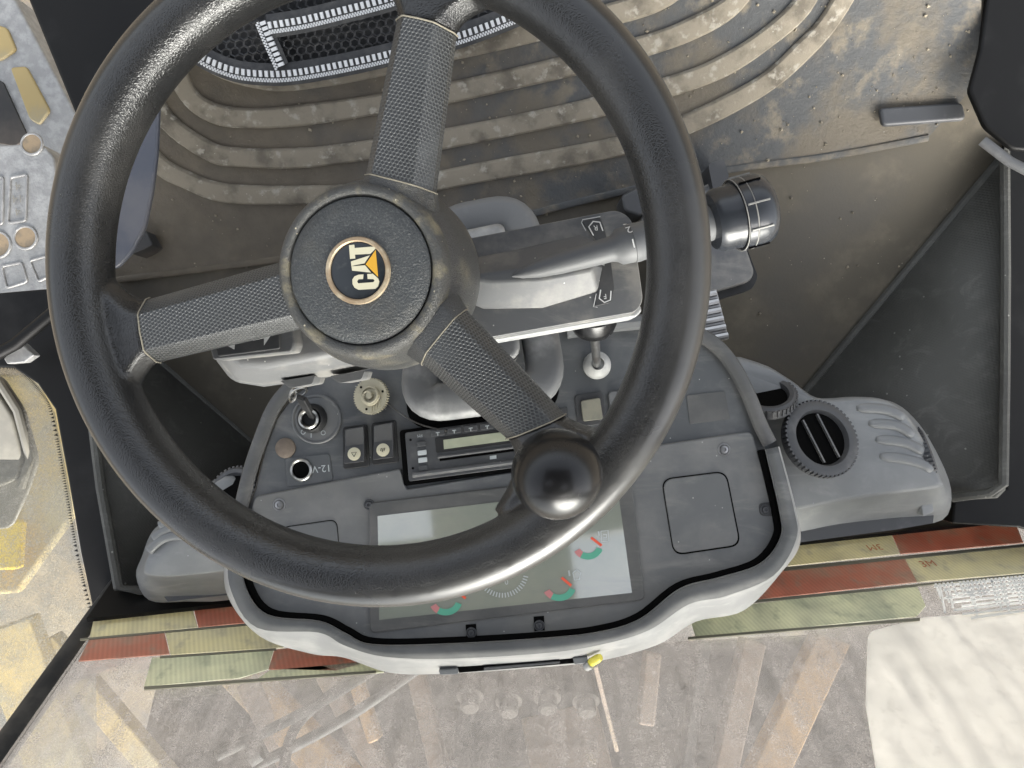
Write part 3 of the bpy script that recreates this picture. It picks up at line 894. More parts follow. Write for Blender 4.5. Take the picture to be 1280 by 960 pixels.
# the net: hexagonal cells as a real lattice
def inside(x, y, poly):
    c = False
    j = len(poly) - 1
    for i in range(len(poly)):
        if (poly[i][1] > y) != (poly[j][1] > y) and x < (poly[j][0] - poly[i][0]) * (y - poly[i][1]) / (poly[j][1] - poly[i][1]) + poly[i][0]: c = not c
        j = i
    return c
V, Fc, key = [], [], {}
hs = 6.4
bp = [(p.x, p.y) for p in bag_px]
for r_ in range(-10, 12):
    for c_ in range(0, 52):
        cx, cy = 205 + c_ * hs * 1.732 + (r_ % 2) * hs * .866, 20 + r_ * hs * 1.5 - c_ * 1.6
        if cy < -35 or not inside(cx, cy + 4, bp): continue
        q = []
        for k in range(6):
            a = PI / 6 + k * PI / 3
            x, y = cx + hs * math.cos(a), cy + hs * math.sin(a)
            kk = (round(x), round(y))
            if kk not in key:
                key[kk] = len(V); V.append(BD(x, y, .034))
            q.append(key[kk])
        if len(set(q)) == 6: Fc.append(q)
nt = mesh('net', (V, Fc), M['net'], bag, smooth=False)
wf = nt.modifiers.new('wire', 'WIREFRAME'); wf.thickness = .0034; wf.use_even_offset = False
def piping(path_px, lift, two=True, step=6.2, w=.013):
    P = [BD(p.x, p.y, lift) for p in cat([(*q, 0) for q in path_px], 10)]
    mesh('tape', tube(P, w, 8, flat=.25, upv=UPC), M['cloth'], bag)
    # even spacing
    L_ = [0]
    for i in range(1, len(P)): L_.append(L_[-1] + (P[i] - P[i - 1]).length)
    def along(s):
        for i in range(1, len(P)):
            if L_[i] >= s:
                return P[i - 1].lerp(P[i], (s - L_[i - 1]) / max(1e-9, L_[i] - L_[i - 1])), (P[i] - P[i - 1]).normalized()
        return P[-1], (P[-1] - P[-2]).normalized()
    parts, small = [], []
    s = .003
    while s < L_[-1]:
        p, t = along(s)
        side = UPC.cross(t).normalized()
        parts.append(box(p + UPC * .004 + side * .001, t * .0019, side * .0036, UPC * .0022))
        s += step / 1000 * 1.15
    s = .001
    while s < L_[-1]:
        p, t = along(s)
        side = UPC.cross(t).normalized()
        for kk in (0, 1):
            small.append(box(p + UPC * .0035 - side * (.0052 + kk * .0022) + t * kk * .0016, t * .0011, side * .0011, UPC * .0012))
        s += .0034
    mesh('reflective_beads', join(*parts), M['teeth'], bag, bevel=0)
    mesh('reflective_stitching', join(*small), M['teeth'], bag, smooth=False)
piping([(216, 36), (252, 70), (292, 88), (330, 93), (366, 92), (420, 83), (480, 70), (570, 47), (640, 21), (700, -6)], .038)
piping([(336, 33), (380, 26), (430, 14), (480, 1), (520, -12)], .044)
piping([(328, 26), (338, 50), (352, 82)], .042, step=5.2, w=.009)

# ---------------------------------------------------------------- pedals
pd = root('brake_pedal', 'grey plate pedal with dark rubber edge behind the wheel rim', 'pedal', fl(860, 300))
mesh('pedal_plate', prism(rpoly([(800, 270), (905, 226), (944, 340), (938, 352), (830, 384)], 8), .98, 1.0), M['pod'], pd, bevel=.004)
mesh('rubber_edge', prism(rpoly([(806, 300), (930, 300), (948, 346), (940, 362), (860, 386)], 6), 1.002, 1.03), M['black'], pd, bevel=.003)
mesh('pivot', prism(rpoly([(885, 205), (905, 198), (912, 222), (892, 240)], 5), .97, 1.02), M['pod_dark'], pd, bevel=.004)
mesh('pivot', prism(rpoly([(776, 244), (800, 232), (818, 256), (800, 270), (780, 264)], 6), .97, 1.02), M['pod_dark'], pd, bevel=.004)
mesh('pedal_arm', prism([(818, 262), (892, 226), (900, 250), (830, 285)], .985, 1.04), M['pod'], pd, bevel=.003)
ap = root('throttle_pedal', 'ridged bare metal pedal below the grey plate pedal', 'pedal', fl(885, 400))
mesh('pedal_plate', prism([(840, 372), (896, 360), (912, 424), (850, 436)], .95, .97), M['steel'], ap, bevel=.002)
for k in range(6):
    y = 366 + k * 10.5
    o = mesh('tread_bar', tube([at(838 + k * 2, y + 12, .948), at(895 + k * 2.9, y, .948)], .0042, 8), M['steel'], ap)

# ---------------------------------------------------------------- dashboard
DD = .80
Z = Vector((0, 0, 1))
da = root('dashboard', 'grey instrument dashboard with monitor, radio and switches behind the steering wheel', 'dashboard', fl(640, 600))
panel_px = [(318, 610), (330, 560), (345, 522), (366, 493), (400, 470), (450, 452), (560, 428), (700, 406), (800, 397), (875, 414), (906, 445), (934, 492), (956, 555), (976, 640), (977, 672), (952, 708), (902, 726), (853, 742), (803, 780), (750, 796), (560, 810), (465, 811), (428, 797), (398, 781), (333, 772), (304, 738), (298, 690), (306, 640)]
mesh('upper_panel', prism(panel_px, DD, .90), M['dash_top'], da, bevel=.003)
tag(mesh('pedestal', prism([(360, 500), (880, 440), (930, 640), (880, 720), (420, 760), (340, 700)], .901, 1.16), M['pod_dark'], da), None)
plate_px = rpoly([(304, 690), (312, 650), (317, 621), (500, 586), (508, 612), (640, 590), (800, 560), (940, 539), (958, 600), (975, 640), (975, 671), (950, 706), (900, 724), (851, 739), (801, 777), (750, 793), (560, 807), (466, 808), (430, 794), (400, 778), (335, 769), (308, 736)],
                 [0, 4, 9, 3, 3, 4, 4, 8, 4, 6, 8, 10, 12, 14, 12, 10, 10, 16, 12, 12, 14, 8], 5)
mesh('lower_panel', prism(plate_px, DD - .004, DD + .01), M['dash'], da, bevel=.0022, seg=3)

# hood: lip round the lower part, lit on its outer face
hin = [(309, 640), (302, 690), (308, 735), (335, 768), (400, 776), (432, 791), (466, 805), (560, 804), (680, 797), (750, 789), (800, 773), (850, 735), (900, 721), (950, 704), (975, 672), (974, 640), (956, 562)]
hou = [(297, 640), (285, 690), (287, 738), (320, 786), (398, 792), (430, 808), (480, 822), (560, 825), (680, 818), (752, 807), (812, 789), (862, 757), (908, 747), (968, 721), (997, 674), (994, 636), (974, 558)]
hlo = [(293, 640), (282, 690), (284, 744), (324, 795), (388, 817), (430, 822), (488, 841), (560, 842), (680, 834), (750, 826), (822, 806), (870, 777), (930, 763), (978, 714), (1000, 680), (996, 640), (975, 560)]
def sm(px): return cat([(*p, 0) for p in px], 6)
hi_, ho_, hl_ = sm(hin), sm(hou), sm(hlo)
rings = []
for a, b, c in zip(hi_, ho_, hl_):
    m0 = a.lerp(b, .10); m1 = a.lerp(b, .93)
    rings.append([at(a.x, a.y, DD + .008), at(a.x, a.y, DD - .012), at(m0.x, m0.y, DD - .018), at(m1.x, m1.y, DD - .019), at(b.x, b.y, DD - .016),
                  at(b.x * .7 + c.x * .3, b.y * .7 + c.y * .3, DD - .004), at(c.x, c.y, DD + .028), at(c.x, c.y, DD + .06), at(a.x, a.y, DD + .06)])
V, Fc = loft(rings)
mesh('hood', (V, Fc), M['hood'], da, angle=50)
mesh('shadow_strip', tube([at(p.x * .985 + 640 * .015, p.y * .985 + 620 * .015, DD - .0045) for p in hi_], .0042, 8), M['gap'], da)  # black tube painting in the shade between hood and panel
# darker textured top of the lip
V, Fc = [], []
for a, b in zip(hi_, ho_):
    V += [at(a.x * .93 + b.x * .07, a.y * .93 + b.y * .07, DD - .0186), at(a.x * .09 + b.x * .91, a.y * .09 + b.y * .91, DD - .0199)]
n = len(V) // 2
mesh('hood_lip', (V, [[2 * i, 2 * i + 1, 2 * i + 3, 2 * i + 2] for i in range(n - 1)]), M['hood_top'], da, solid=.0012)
mesh('edge_trim', tube([at(p.x, p.y, DD - .004) for p in sm([(402, 462), (368, 480), (343, 508), (326, 548), (312, 590), (300, 640), (291, 680)])], .0075, 10, flat=.6, upv=Z), M['bezel'], da)
mesh('edge_trim', tube([at(p.x, p.y, DD - .006) for p in sm([(866, 414), (893, 430), (915, 455), (934, 490), (950, 530), (962, 554)])], .0078, 10, flat=.6, upv=Z), M['bezel'], da)
mesh('upper_ridge', tube([at(708, 414, DD - .006), at(760, 406, DD - .006), at(815, 401, DD - .006)], .008, 8), M['dash'], da)
mesh('printed_sticker', prism(rpoly([(858, 494), (906, 489), (913, 524), (862, 530)], 3), DD - .0008, DD), M['bezel'], da, bevel=.0004)
# hood underside: strip, clip and yellow cap
mesh('lower_strip', prism([(572, 834), (716, 823), (718, 829), (574, 841)], DD + .005, DD + .03), M['gap'], da)
mesh('strip_bar', prism([(605, 835), (700, 827), (700, 829), (605, 838)], DD + .002, DD + .02), M['pod'], da)
mesh('clip', prism(rpoly([(716, 823), (734, 821), (736, 829), (718, 831)], 2), DD, DD + .03), M['duct'], da, bevel=.001)
mesh('clip', prism(rpoly([(548, 838), (572, 836), (573, 843), (550, 844)], 2), DD, DD + .03), M['duct'], da, bevel=.001)
pl = mesh('yellow_cap', lathe(at(744, 825, DD - .002), (.6, .55, .5), [(.0035, -.008), (.0045, -.006), (.0045, .004), (.0035, .008)], 14), M['yellowcap'], da)
mesh('cap_foot', lathe(at(739, 830, DD), (.6, .55, .5), [(.0045, -.008), (.0048, -.001)], 14), M['boot_white'], pl)

# screws
def screw(x, y, r=5.5, d=DD - .004, clip=None):
    rr = r * d / FPX
    o = mesh('screw', lathe(at(x, y, d), Z, [(rr * 1.5, -.002), (rr * 1.45, .0004), (rr * 1.15, .0004), (rr * 1.1, -.001), (rr, -.001), (rr * .9, .0014), (rr * .45, .0017), (rr * .4, .0006), (0, .0006)], 20), M['steel'] if not clip else M['vent'], da)
    return o
for x, y in ((905, 562), (349, 631)): screw(x, y)
for x, y in ((461, 631), (957, 637), (589, 791), (674, 782)):
    screw(x, y, 4.5, DD - .006, True)
for x, y in ((589, 790), (674, 780)):
    mesh('screw_pocket', prism([(x - 7, y - 9), (x + 6, y - 10), (x + 7, y + 8), (x - 6, y + 9)], DD - .0046, DD), M['gap'], da)
mesh('screw_pocket', prism(rpoly([(948, 629), (972, 627), (974, 646), (950, 645)], 6), DD - .0046, DD), M['pod_dark'], da, bevel=.0006)

# blank cover plates
def cover(px, r, nm='cover_plate'):
    pr = rpoly(px, r, 6)
    c = Vector((sum(p[0] for p in px) / len(px), sum(p[1] for p in px) / len(px)))
    big = [tuple(c + (Vector(p) - c) * 1.032) for p in pr]
    mesh('cover_groove', prism(big, DD - .0046, DD), M['gap'], da)
    mesh(nm, prism(pr, DD - .0058, DD), M['dash'], da, bevel=.0012, seg=3)
cover([(828, 600), (907, 590), (925, 681), (843, 693)], 14)
cover([(352, 660), (420, 650), (426, 715), (362, 726)], 10)

# monitor
mo = mesh('monitor', prism(rpoly([(461, 629), (788, 590), (807, 750), (462, 792)], 8), DD - .0075, DD), M['bezel'], da, bevel=.0015, seg=3)
SC = [(472, 645), (772, 610), (790, 741), (474, 775)]
mesh('screen', prism(SC, DD - .0078, DD), M['screen'], mo, smooth=False)
dS = DD - .0081
def arc(cx, cy, r, a0, a1, w, m, nm='gauge_arc', n=14):
    pts = [at(cx + r * math.cos(a0 + (a1 - a0) * k / n), cy - r * math.sin(a0 + (a1 - a0) * k / n) * .9, dS) for k in range(n + 1)]
    return mesh(nm, ribbon(pts, w * dS / FPX, Z, .0002), M[m], mo, smooth=False)
def line(pts, w, m, nm, parent=None, d=dS):
    return mesh(nm, ribbon([at(x, y, d) for x, y in pts], w * d / FPX, Z, .0003), M[m], parent or mo, smooth=False)
for cx, cy, r in ((735, 682, 15), (699, 732, 17), (557, 750, 17)):
    arc(cx, cy, r, R(205), R(238), 8, 'pink')
    arc(cx, cy, r, R(238), R(345), 8, 'green')
line([(739, 672), (752, 682)], 3.2, 'red', 'needle')
line([(702, 722), (714, 732)], 3.2, 'red', 'needle')
line([(575, 742), (582, 748)], 3.2, 'red', 'needle')
for k in range(22):
    a = R(200 + k * 7)
    cx, cy = 628, 714
    line([(cx + 27 * math.cos(a), cy - 27 * math.sin(a)), (cx + 33 * math.cos(a), cy - 33 * math.sin(a))], 1.5, 'icon', 'dial_tick')
text('dial_digit', '0', at(633, 727, dS), (-1, -.1, 0), (.1, -1, 0), .008, M['icon'], mo)
# fuel can and engine symbols
line([(751, 664), (760, 663), (761, 676), (752, 677), (751, 664)], 1.2, 'icon', 'gauge_symbol')
line([(748, 664), (749, 670)], 2, 'icon', 'gauge_symbol')
line([(754, 668), (758, 668), (758, 672), (754, 672)], 1, 'icon', 'gauge_symbol')
line([(716, 716), (721, 712), (726, 716), (724, 724), (718, 725), (716, 716)], 1.2, 'icon', 'gauge_symbol')
line([(711, 713), (712, 720)], 2, 'icon', 'gauge_symbol')

# radio
RD_ = DD - .006
def rq(u, v):
    """point of the radio face: u 0..1 along, v 0..1 down"""
    a = Vector((506, 541)).lerp(Vector((690, 516)), u)
    b = Vector((511, 602)).lerp(Vector((694, 578)), u)
    p = a.lerp(b, v)
    return p.x, p.y
def rrect(u0, v0, u1, v1): return [rq(u0, v0), rq(u1, v0), rq(u1, v1), rq(u0, v1)]
mesh('radio_recess', prism(rpoly(rrect(-.035, -.06, 1.03, 1.08), 4), DD - .0046, DD), M['gap'], da)
ra = mesh('radio', prism(rpoly(rrect(0, 0, 1, 1), 3), RD_, DD + .03), M['gloss'], da, bevel=.0008)
mesh('display_frame', prism(rpoly(rrect(.20, .19, .97, .50), 2), RD_ - .0008, RD_ + .002), M['black'], ra, bevel=.0004)
mesh('display', prism(rrect(.255, .25, .93, .44), RD_ - .0011, RD_), M['lcd'], ra, smooth=False)
mesh('cassette_slot', prism(rrect(.22, .60, .97, .67), RD_ - .0004, RD_ + .002), M['gap'], ra)
mesh('slot_lip', tube([at(*rq(.21, .585), RD_ - .0004), at(*rq(.97, .585), RD_ - .0004)], .0016, 8), M['pod'], ra)
mesh('front_bar', tube([at(*rq(.03, .88), RD_ - .0006), at(*rq(.99, .88), RD_ - .0006)], .0028, 8), M['pod'], ra)
for k in range(6):
    u = .175 + k * .112
    b = mesh('preset_button', prism(rpoly(rrect(u, .03, u + .092, .15), 1.5), RD_ - .0022, RD_), M['gloss'], ra, bevel=.0005)
    x, y = rq(u + .046, .10)
    line([(x - 2.4, y - .6), (x + 2.4, y - 1.2)], 1.2, 'icon', 'button_mark', ra, RD_ - .0023)
    line([(x, y - .8), (x + .2, y + 3)], 1.2, 'icon', 'button_mark', ra, RD_ - .0023)
for k, v in enumerate((.22, .40, .55, .71)):
    mesh('side_button', prism(rpoly(rrect(.075, v, .135, v + .10), 1.2), RD_ - .002, RD_), M['gloss' if k in (0, 3) else 'icon'], ra, bevel=.0005)
for v in (.16, .74):
    x, y = rq(.035, v)
    mesh('pin_hole', lathe(at(x, y, RD_), Z, [(.0013, -.001), (.0013, .0002)], 12), M['gap'], ra)
text('lettering', 'FM', at(*rq(.10, .10), RD_), (-1, -.14, 0), (.14, -1, 0), .0045, M['icon'], ra)
mesh('memory_mark', prism(rrect(.56, .70, .605, .77), RD_ - .0003, RD_ + .001), M['icon'], ra, smooth=False)

# ignition switch, key, plug, socket
def disc(nm, x, y, prof, m, parent=None, ax=Z, n=36, d=DD):
    k = d / FPX
    return mesh(nm, lathe(at(x, y, d), ax, [(r * k, h) for r, h in prof], n), M[m], parent or da)
ig = disc('ignition_switch', 396, 524, [(31, -.003), (31, .0022), (29.5, .003), (28, .0026), (27, .0016), (12, .0016)], 'dash')
disc('switch_collar', 391, 523, [(19, .0), (18, .006), (15.5, .012), (14, .013), (12, .010)], 'black', ig)
disc('lock_ring', 390, 523, [(13, .008), (12.5, .0145), (10, .016), (8.5, .0145), (8.2, .006)], 'chrome', ig)
disc('lock_face', 390, 523, [(8.4, .005), (8.2, .0095), (0, .0095)], 'gap', ig)
for x, y in ((379, 540), (404, 541)):
    mesh('position_mark', tube([at(x + 2.6 * math.cos(a), y + 2.6 * math.sin(a), DD - .0019) for a in [2 * PI * k / 14 for k in range(14)]], .0004, 6, True), M['icon'], ig)
line([(389, 541), (389, 547)], 1.1, 'icon', 'position_mark', ig, DD - .0019)
ky = root('ignition_key', 'black ignition key with wire rings standing in its switch', 'key', at(388, 522, DD - .012))
k0, k1 = at(391, 524, DD - .010), at(376, 496, DD - .046)
t = (k1 - k0).normalized()
sdv = Vector((.9, -.4, .1)); sdv = (sdv - t * sdv.dot(t)).normalized()
mesh('key_blade', box((k0 + k1) / 2, (k1 - k0) / 2, sdv * .0035, t.cross(sdv) * .0014), M['black'], ky, bevel=.0006)
mesh('key_head', box(k0.lerp(k1, .7), (k1 - k0) * .28, sdv * .0055, t.cross(sdv) * .0026), M['black'], ky, bevel=.0012)
for c, nx, ny, r in ((at(373, 491, DD - .05), (.8, .55, .2), (-.2, .3, .93), .0085), (at(366, 494, DD - .047), (.5, .8, .35), (.5, -.45, .74), .007)):
    a, b = Vector(nx).normalized(), Vector(ny)
    b = (b - a * b.dot(a)).normalized()
    mesh('key_ring', tube([c + (a * math.cos(q) + b * math.sin(q)) * r for q in [2 * PI * k / 24 for k in range(24)]], .0011, 8, True), M['chrome'], ky)
disc('hole_plug', 357, 560, [(13, -.001), (12.5, .0015), (10, .0028), (6, .0036), (0, .004)], 'rust')
so = mesh('socket_plate', prism(rpoly([(356, 573), (412, 567), (416, 601), (359, 609)], 4), DD - .0012, DD), M['dash_top'], da, bevel=.0006)
disc('socket_ring', 377, 587, [(14, 0), (14, .0036), (12.5, .0046), (10.8, .0036), (10.5, .001)], 'chrome', so)
disc('socket_hole', 377, 587, [(10.8, 0), (10.6, .0016), (0, .0016)], 'gap', so)
text('lettering', '12-V', at(402, 585.5, DD - .0013), (-1, -.09, 0), (.09, -1, 0), .0105, M['icon'], so)

# rocker switches
def rocker(x, y, sym):
    b = mesh('rocker_switch', prism(rpoly([(x - 14, y - 26), (x + 17, y - 30), (x + 20, y + 23), (x - 13, y + 27)], 4), DD - .003, DD), M['black'], da, bevel=.001)
    r0 = [at(x + dx, y + dy, dz) for dx, dy, dz in ((-11, -23, DD - .014), (-11, -2, DD - .009), (-12, 20, DD - .013), (13, 17, DD - .013), (13, -5, DD - .009), (12, -27, DD - .014))]
    r1 = [p + Vector((0, 0, 0)) for p in r0]
    r1 = [Vector((p.x, p.y, -DD)) for p in r0]
    V = r1 + r0
    Fc = [[6, 7, 10, 11][::1], [7, 8, 9, 10]] + [[i, (i + 1) % 6, 6 + (i + 1) % 6, 6 + i] for i in range(6)]
    mesh('rocker', (V, Fc), M['pod_dark'], b, bevel=.0008, angle=20)
    e = Vector((0, -8.6, 0))
    nn = (r0[2] - r0[1]).cross(r0[4] - r0[1]).normalized()
    if nn.z < 0: nn = -nn
    cc = (r0[1] + r0[2] + r0[3] + r0[4]) / 4 + nn * .0002
    mesh('symbol_disc', lathe(cc, nn, [(.0068, -.001), (.0068, .0004), (.0064, .0006), (0, .0006)], 24), M['cream'], b)
    u, v = Vector((1, .1, 0)), Vector((-.1, 1, 0))
    u = (u - nn * u.dot(nn)).normalized(); v = (v - nn * v.dot(nn)).normalized()
    k = .003
    if sym == 'tri':
        P = [cc + nn * .0008 + u * (k * math.cos(q)) + v * (k * math.sin(q)) for q in (R(-90), R(30), R(150), R(-90))]
        mesh('symbol', ribbon(P, .0008, nn, .0002), M['black'], b, smooth=False)
    else:
        for s_ in (-1, 0, 1):
            P = [cc + nn * .0008 + u * (s_ * .0018 - .0006) + v * (-.002 + .001 * abs(s_)), cc + nn * .0008 + u * (s_ * .0018 + .0005) + v * .002]
            mesh('symbol', ribbon(P, .0008, nn, .0002), M['black'], b, smooth=False)
rocker(442, 560, 'tri')
rocker(478, 555, 'bars')
# right-hand buttons
mesh('button_recess', prism(rpoly([(718, 494), (753, 489), (758, 530), (722, 534)], 6), DD - .002, DD), M['pod_dark'], da, bevel=.0012)
mesh('push_button', prism(rpoly([(726, 501), (750, 497), (754, 524), (729, 527)], 3), DD - .006, DD), M['tan'], da, bevel=.001)
mesh('push_button', prism(rpoly([(760, 490), (800, 485), (803, 522), (764, 526)], 5), DD - .005, DD), M['dash'], da, bevel=.0016)
mesh('slot_cover', prism([(697, 511), (709, 509), (711, 530), (699, 532)], DD - .0012, DD), M['pod_dark'], da, bevel=.0004)

# park brake knob on its boot
kb = disc('boot', 746, 457, [(17, -.002), (17.5, .002), (17, .007), (14, .013), (10, .017), (8, .018), (7.5, .014)], 'boot_white', ax=(-.05, .1, 1))
mesh('shaft', tube([at(746, 456, DD - .015), at(745, 442, DD - .06), at(743, 416, DD - .10)], [.004, .0042, .0046], 12), M['steel'], kb)
mesh('pull_knob', lathe(at(741, 412, DD - .105), (-.05, .55, .8), [(.006, -.006), (.014, 0), (.02, .008), (.0215, .016), (.019, .026), (.01, .032), (0, .033)], 28), M['knob'], kb)

# loose gear lying on the panel
gr = root('plastic_gear', 'loose beige plastic gear wheel with a thin wire', 'gear', at(463, 495, DD - .004))
P, NT = [], 44
for k in range(NT * 4):
    a = 2 * PI * k / (NT * 4)
    r = .0192 if k % 4 < 2 else .0178
    P.append((r * math.cos(a), r * math.sin(a)))
gax = Vector((-.22, .12, 1)).normalized()
gu = Vector((1, 0, .22)).normalized(); gv = gax.cross(gu)
gc = at(463, 495, DD - .010)
mesh('toothed_rim', loft([[gc + gu * x + gv * y - gax * .005 for x, y in P], [gc + gu * x + gv * y for x, y in P]]), M['gear'], gr, angle=30)
mesh('hub_boss', lathe(gc + gu * .0005, gax, [(.0105, 0), (.0102, .0035), (.0085, .0042), (.0075, .002), (.004, .002), (.0035, .005), (0, .005)], 24), M['gear'], gr)
mesh('spiral', tube([gc + gax * .005 + (gu * math.cos(q) + gv * math.sin(q)) * (.0025 + .0011 * q) for q in [k * .3 for k in range(24)]], .0011, 6), M['gear'], gr)
for q in (R(20), R(140), R(255)):
    mesh('rivet_hole', lathe(gc + (gu * math.cos(q) + gv * math.sin(q)) * .0142, gax, [(.0013, -.001), (.0013, .0003)], 10), M['gap'], gr)
for k in range(4):
    a = gc + gu * (.002 + k * .0028) - gv * (.013 - k * .0015) + gax * .0004
    mesh('cast_rib', box(a, gu * .0007, gv * .0035, gax * .0009), M['gear'], gr)
mesh('wire', tube([gc + gu * .008 + gax * .005] + [at(p.x, p.y, DD - .006) for p in cat([(484, 504, 0), (505, 520, 0), (530, 532, 0), (566, 540, 0)], 5)], .0009, 6), M['steel'], gr)

# ---------------------------------------------------------------- air ducts beside the dashboard
def duct_body(name, tops, fronts, d_top, d_bot, parent):
    """tops: outline of the upper face; fronts: the same points dropped to the foot of the housing"""
    a = sm_closed(tops); b = sm_closed(fronts)
    c = sum((at(p.x, p.y, d_top) for p in a), Vector()) / len(a)
    r = []
    for k, (t_, dz) in enumerate(((.90, .0), (.97, .003), (1, .012))):
        r.append([c + (at(p.x, p.y, d_top) - c) * t_ + Vector((0, 0, -dz)) for p in a])
    for f in (.5, 1.0):
        r.append([at(p.x, p.y, d_top + .012).lerp(at(q.x, q.y, d_bot), f) for p, q in zip(a, b)])
    return mesh(name, loft(r), M['duct'], parent, angle=50)
def sm_closed(px): return cat([(*p, 0) for p in px], 4, True)
av = root('air_duct', 'grey air duct with round vent and four ribs beside the dashboard', 'air vent', at(1060, 560, .95), 'air ducts')
tp = [(905, 452), (950, 453), (988, 474), (1022, 497), (1075, 496), (1112, 500), (1138, 518), (1160, 552), (1182, 598), (1180, 612), (1120, 620), (1050, 630), (985, 642), (930, 640), (900, 540)]
ft = [(905, 452), (950, 455), (988, 476), (1024, 499), (1075, 498), (1114, 503), (1142, 522), (1168, 560), (1189, 612), (1178, 650), (1120, 656), (1050, 663), (985, 674), (930, 664), (900, 540)]
duct_body('housing', tp, ft, .86, .93, av)
mesh('foot_seal', prism([(985, 662), (1120, 646), (1168, 638), (1166, 654), (1120, 662), (985, 680)], .915, .92), M['vent'], av)
mesh('end_cap', prism(rpoly([(1150, 624), (1164, 618), (1168, 640), (1154, 646)], 3), .895, .93), M['hood'], av, bevel=.002)
DV = .858
for px in ([(1070, 510), (1100, 511), (1120, 517), (1134, 527)], [(1085, 529), (1115, 531), (1132, 538), (1146, 550)], [(1094, 549), (1125, 552), (1144, 559), (1158, 569)], [(1099, 570), (1132, 574), (1155, 581), (1171, 592)]):
    P = [at(p.x, p.y, DV + .0035 + (.012 if k > 14 else 0)) for k, p in enumerate(sm(px))]
    mesh('rib', tube(P, [min(.0064, .0035 + .0012 * min(k, len(P) - 1 - k)) for k in range(len(P))], 12, flat=.75, upv=Z), M['duct'], av, angle=180)
def vent(x, y, r, ax, d, parent, vanes=True, teeth=52):
    ax = Vector(ax).normalized()
    c = at(x, y, d)
    v_ = mesh('vent_ring', lathe(c, ax, [(r * 1.01, -.012), (r * 1.01, -.003), (r, 0), (r * .9, .002), (r * .76, .001), (r * .70, -.004), (r * .68, -.012)], 48), M['vent'], parent)
    u, w = frame_of(ax)
    parts = []
    for k in range(teeth):
        a = 2 * PI * k / teeth
        e = u * math.cos(a) + w * math.sin(a)
        s_ = ax.cross(e)
        parts.append(box(c + e * r * 1.0 - ax * .004, e * .0018, s_ * (r * PI / teeth * .55), ax * .0042))
    mesh('grip_teeth', join(*parts), M['vent'], v_)
    mesh('vent_well', lathe(c, ax, [(r * .72, -.012), (r * .72, -.0045), (0, -.0045)], 32), M['gap'], v_)
    if vanes:
        vx = Vector((.30, -.95, .0)); vx = (vx - ax * vx.dot(ax)).normalized()
        vs = ax.cross(vx)
        for q in (-.26, .22):
            hl = math.sqrt(max(0, .43 - q * q)) * r
            mesh('vane', box(c + vs * q * r - ax * .0025, vx * hl, vs * .0010, ax * .0016), M['pod'], v_)
    return v_
vent(1028, 547, .0425, (.20, .34, .92), .838, av)
vent(960, 492, .030, (-.15, .75, .6), .85, av, False, 36)
vent(1160, 566, .030, (.85, .30, .35), .885, av, False, 40)

al = root('air_duct', 'pale grey air duct end showing beneath the lower steering wheel rim', 'air vent', at(240, 700, .95), 'air ducts')
tpl = [(300, 600), (262, 603), (205, 650), (192, 664), (184, 690), (176, 712), (184, 722), (230, 722), (300, 712), (340, 690)]
ftl = [(300, 600), (262, 603), (204, 652), (188, 668), (178, 694), (170, 720), (186, 750), (230, 752), (300, 745), (340, 690)]
duct_body('housing', tpl, ftl, .87, .94, al)
mesh('foot_seal', prism([(200, 740), (300, 732), (300, 742), (210, 752)], .925, .95), M['vent'], al)
for px in ([(186, 688), (206, 672), (240, 668)], [(192, 672), (212, 660), (246, 654)], [(200, 657), (222, 648), (250, 642)]):
    mesh('rib', tube([at(p.x, p.y, .868) for p in sm(px)], .0055, 12, flat=.75, upv=Z), M['duct'], al, angle=180)
vent(288, 614, .03, (-.3, .5, .8), .86, al, False, 36)

# ---------------------------------------------------------------- steering column with its two pods
sc_ = root('steering_column', 'steering column with gear selector pod and indicator switch under the wheel', 'steering column', fl(600, 470))
loop = rpoly([(550, 282), (650, 262), (686, 486), (522, 506)], 36, 8)
def loop_pt(x, y, grow=0):
    c = Vector((603, 384)); p = Vector((x, y)); p = c + (p - c) * (1 + grow)
    return at(p.x, p.y, .70 + .07 * (500 - y) / 240)
LP = [loop_pt(x, y) for x, y in loop]
rings = []
for i in range(len(LP)):
    t_ = (LP[(i + 1) % len(LP)] - LP[i - 1]).normalized()
    sd_ = t_.cross(Z).normalized()
    rings.append([LP[i] + sd_ * x + Z * z for x, z in ((-.0175, -.05), (-.0175, .004), (-.0150, .0105), (-.009, .0135), (.009, .0135), (.0150, .0105), (.0175, .004), (.0175, -.05))])
rings.append(rings[0])
bt = mesh('column_boot', loft(rings, True, False, False), M['column'], sc_, angle=50)
gp = [tuple(Vector((603, 390)) + (Vector(p) - Vector((603, 384))) * 1.23) for p in loop]
mesh('boot_shade_sheet', prism([p for p in gp if p[1] > 380] , DD - .0012, DD), M['gap'], sc_)  # black sheet standing in for the shaded opening round the boot
mesh('boot_floor', prism(loop, .86, .90), M['gap'], sc_)
mesh('column_shaft', prism(rpoly([(552, 292), (630, 276), (652, 448), (540, 466)], [12, 12, 20, 20], 5), lambda x, y: .67 + .05 * (470 - y) / 190, .18), M['column'], sc_, bevel=.006, seg=3)
mesh('shaft_core', tube([at(476, 342, .53), at(540, 390, .62), at(590, 400, .72)], [.045, .04, .03], 20), M['pod_dark'], sc_)

# gear selector pod
ph = mesh('selector_pod', prism(rpoly([(520, 312), (586, 298), (772, 262), (790, 274), (804, 376), (795, 390), (600, 424), (520, 436)], [2, 2, 12, 10, 12, 10, 2, 2], 5), .535, .585, .003), M['pod'], sc_, bevel=.0045, seg=3)
mesh('side_ridge', prism([(600, 418), (800, 380), (803, 388), (796, 396), (600, 430)], .55, .58), M['hood'], sc_, bevel=.002)
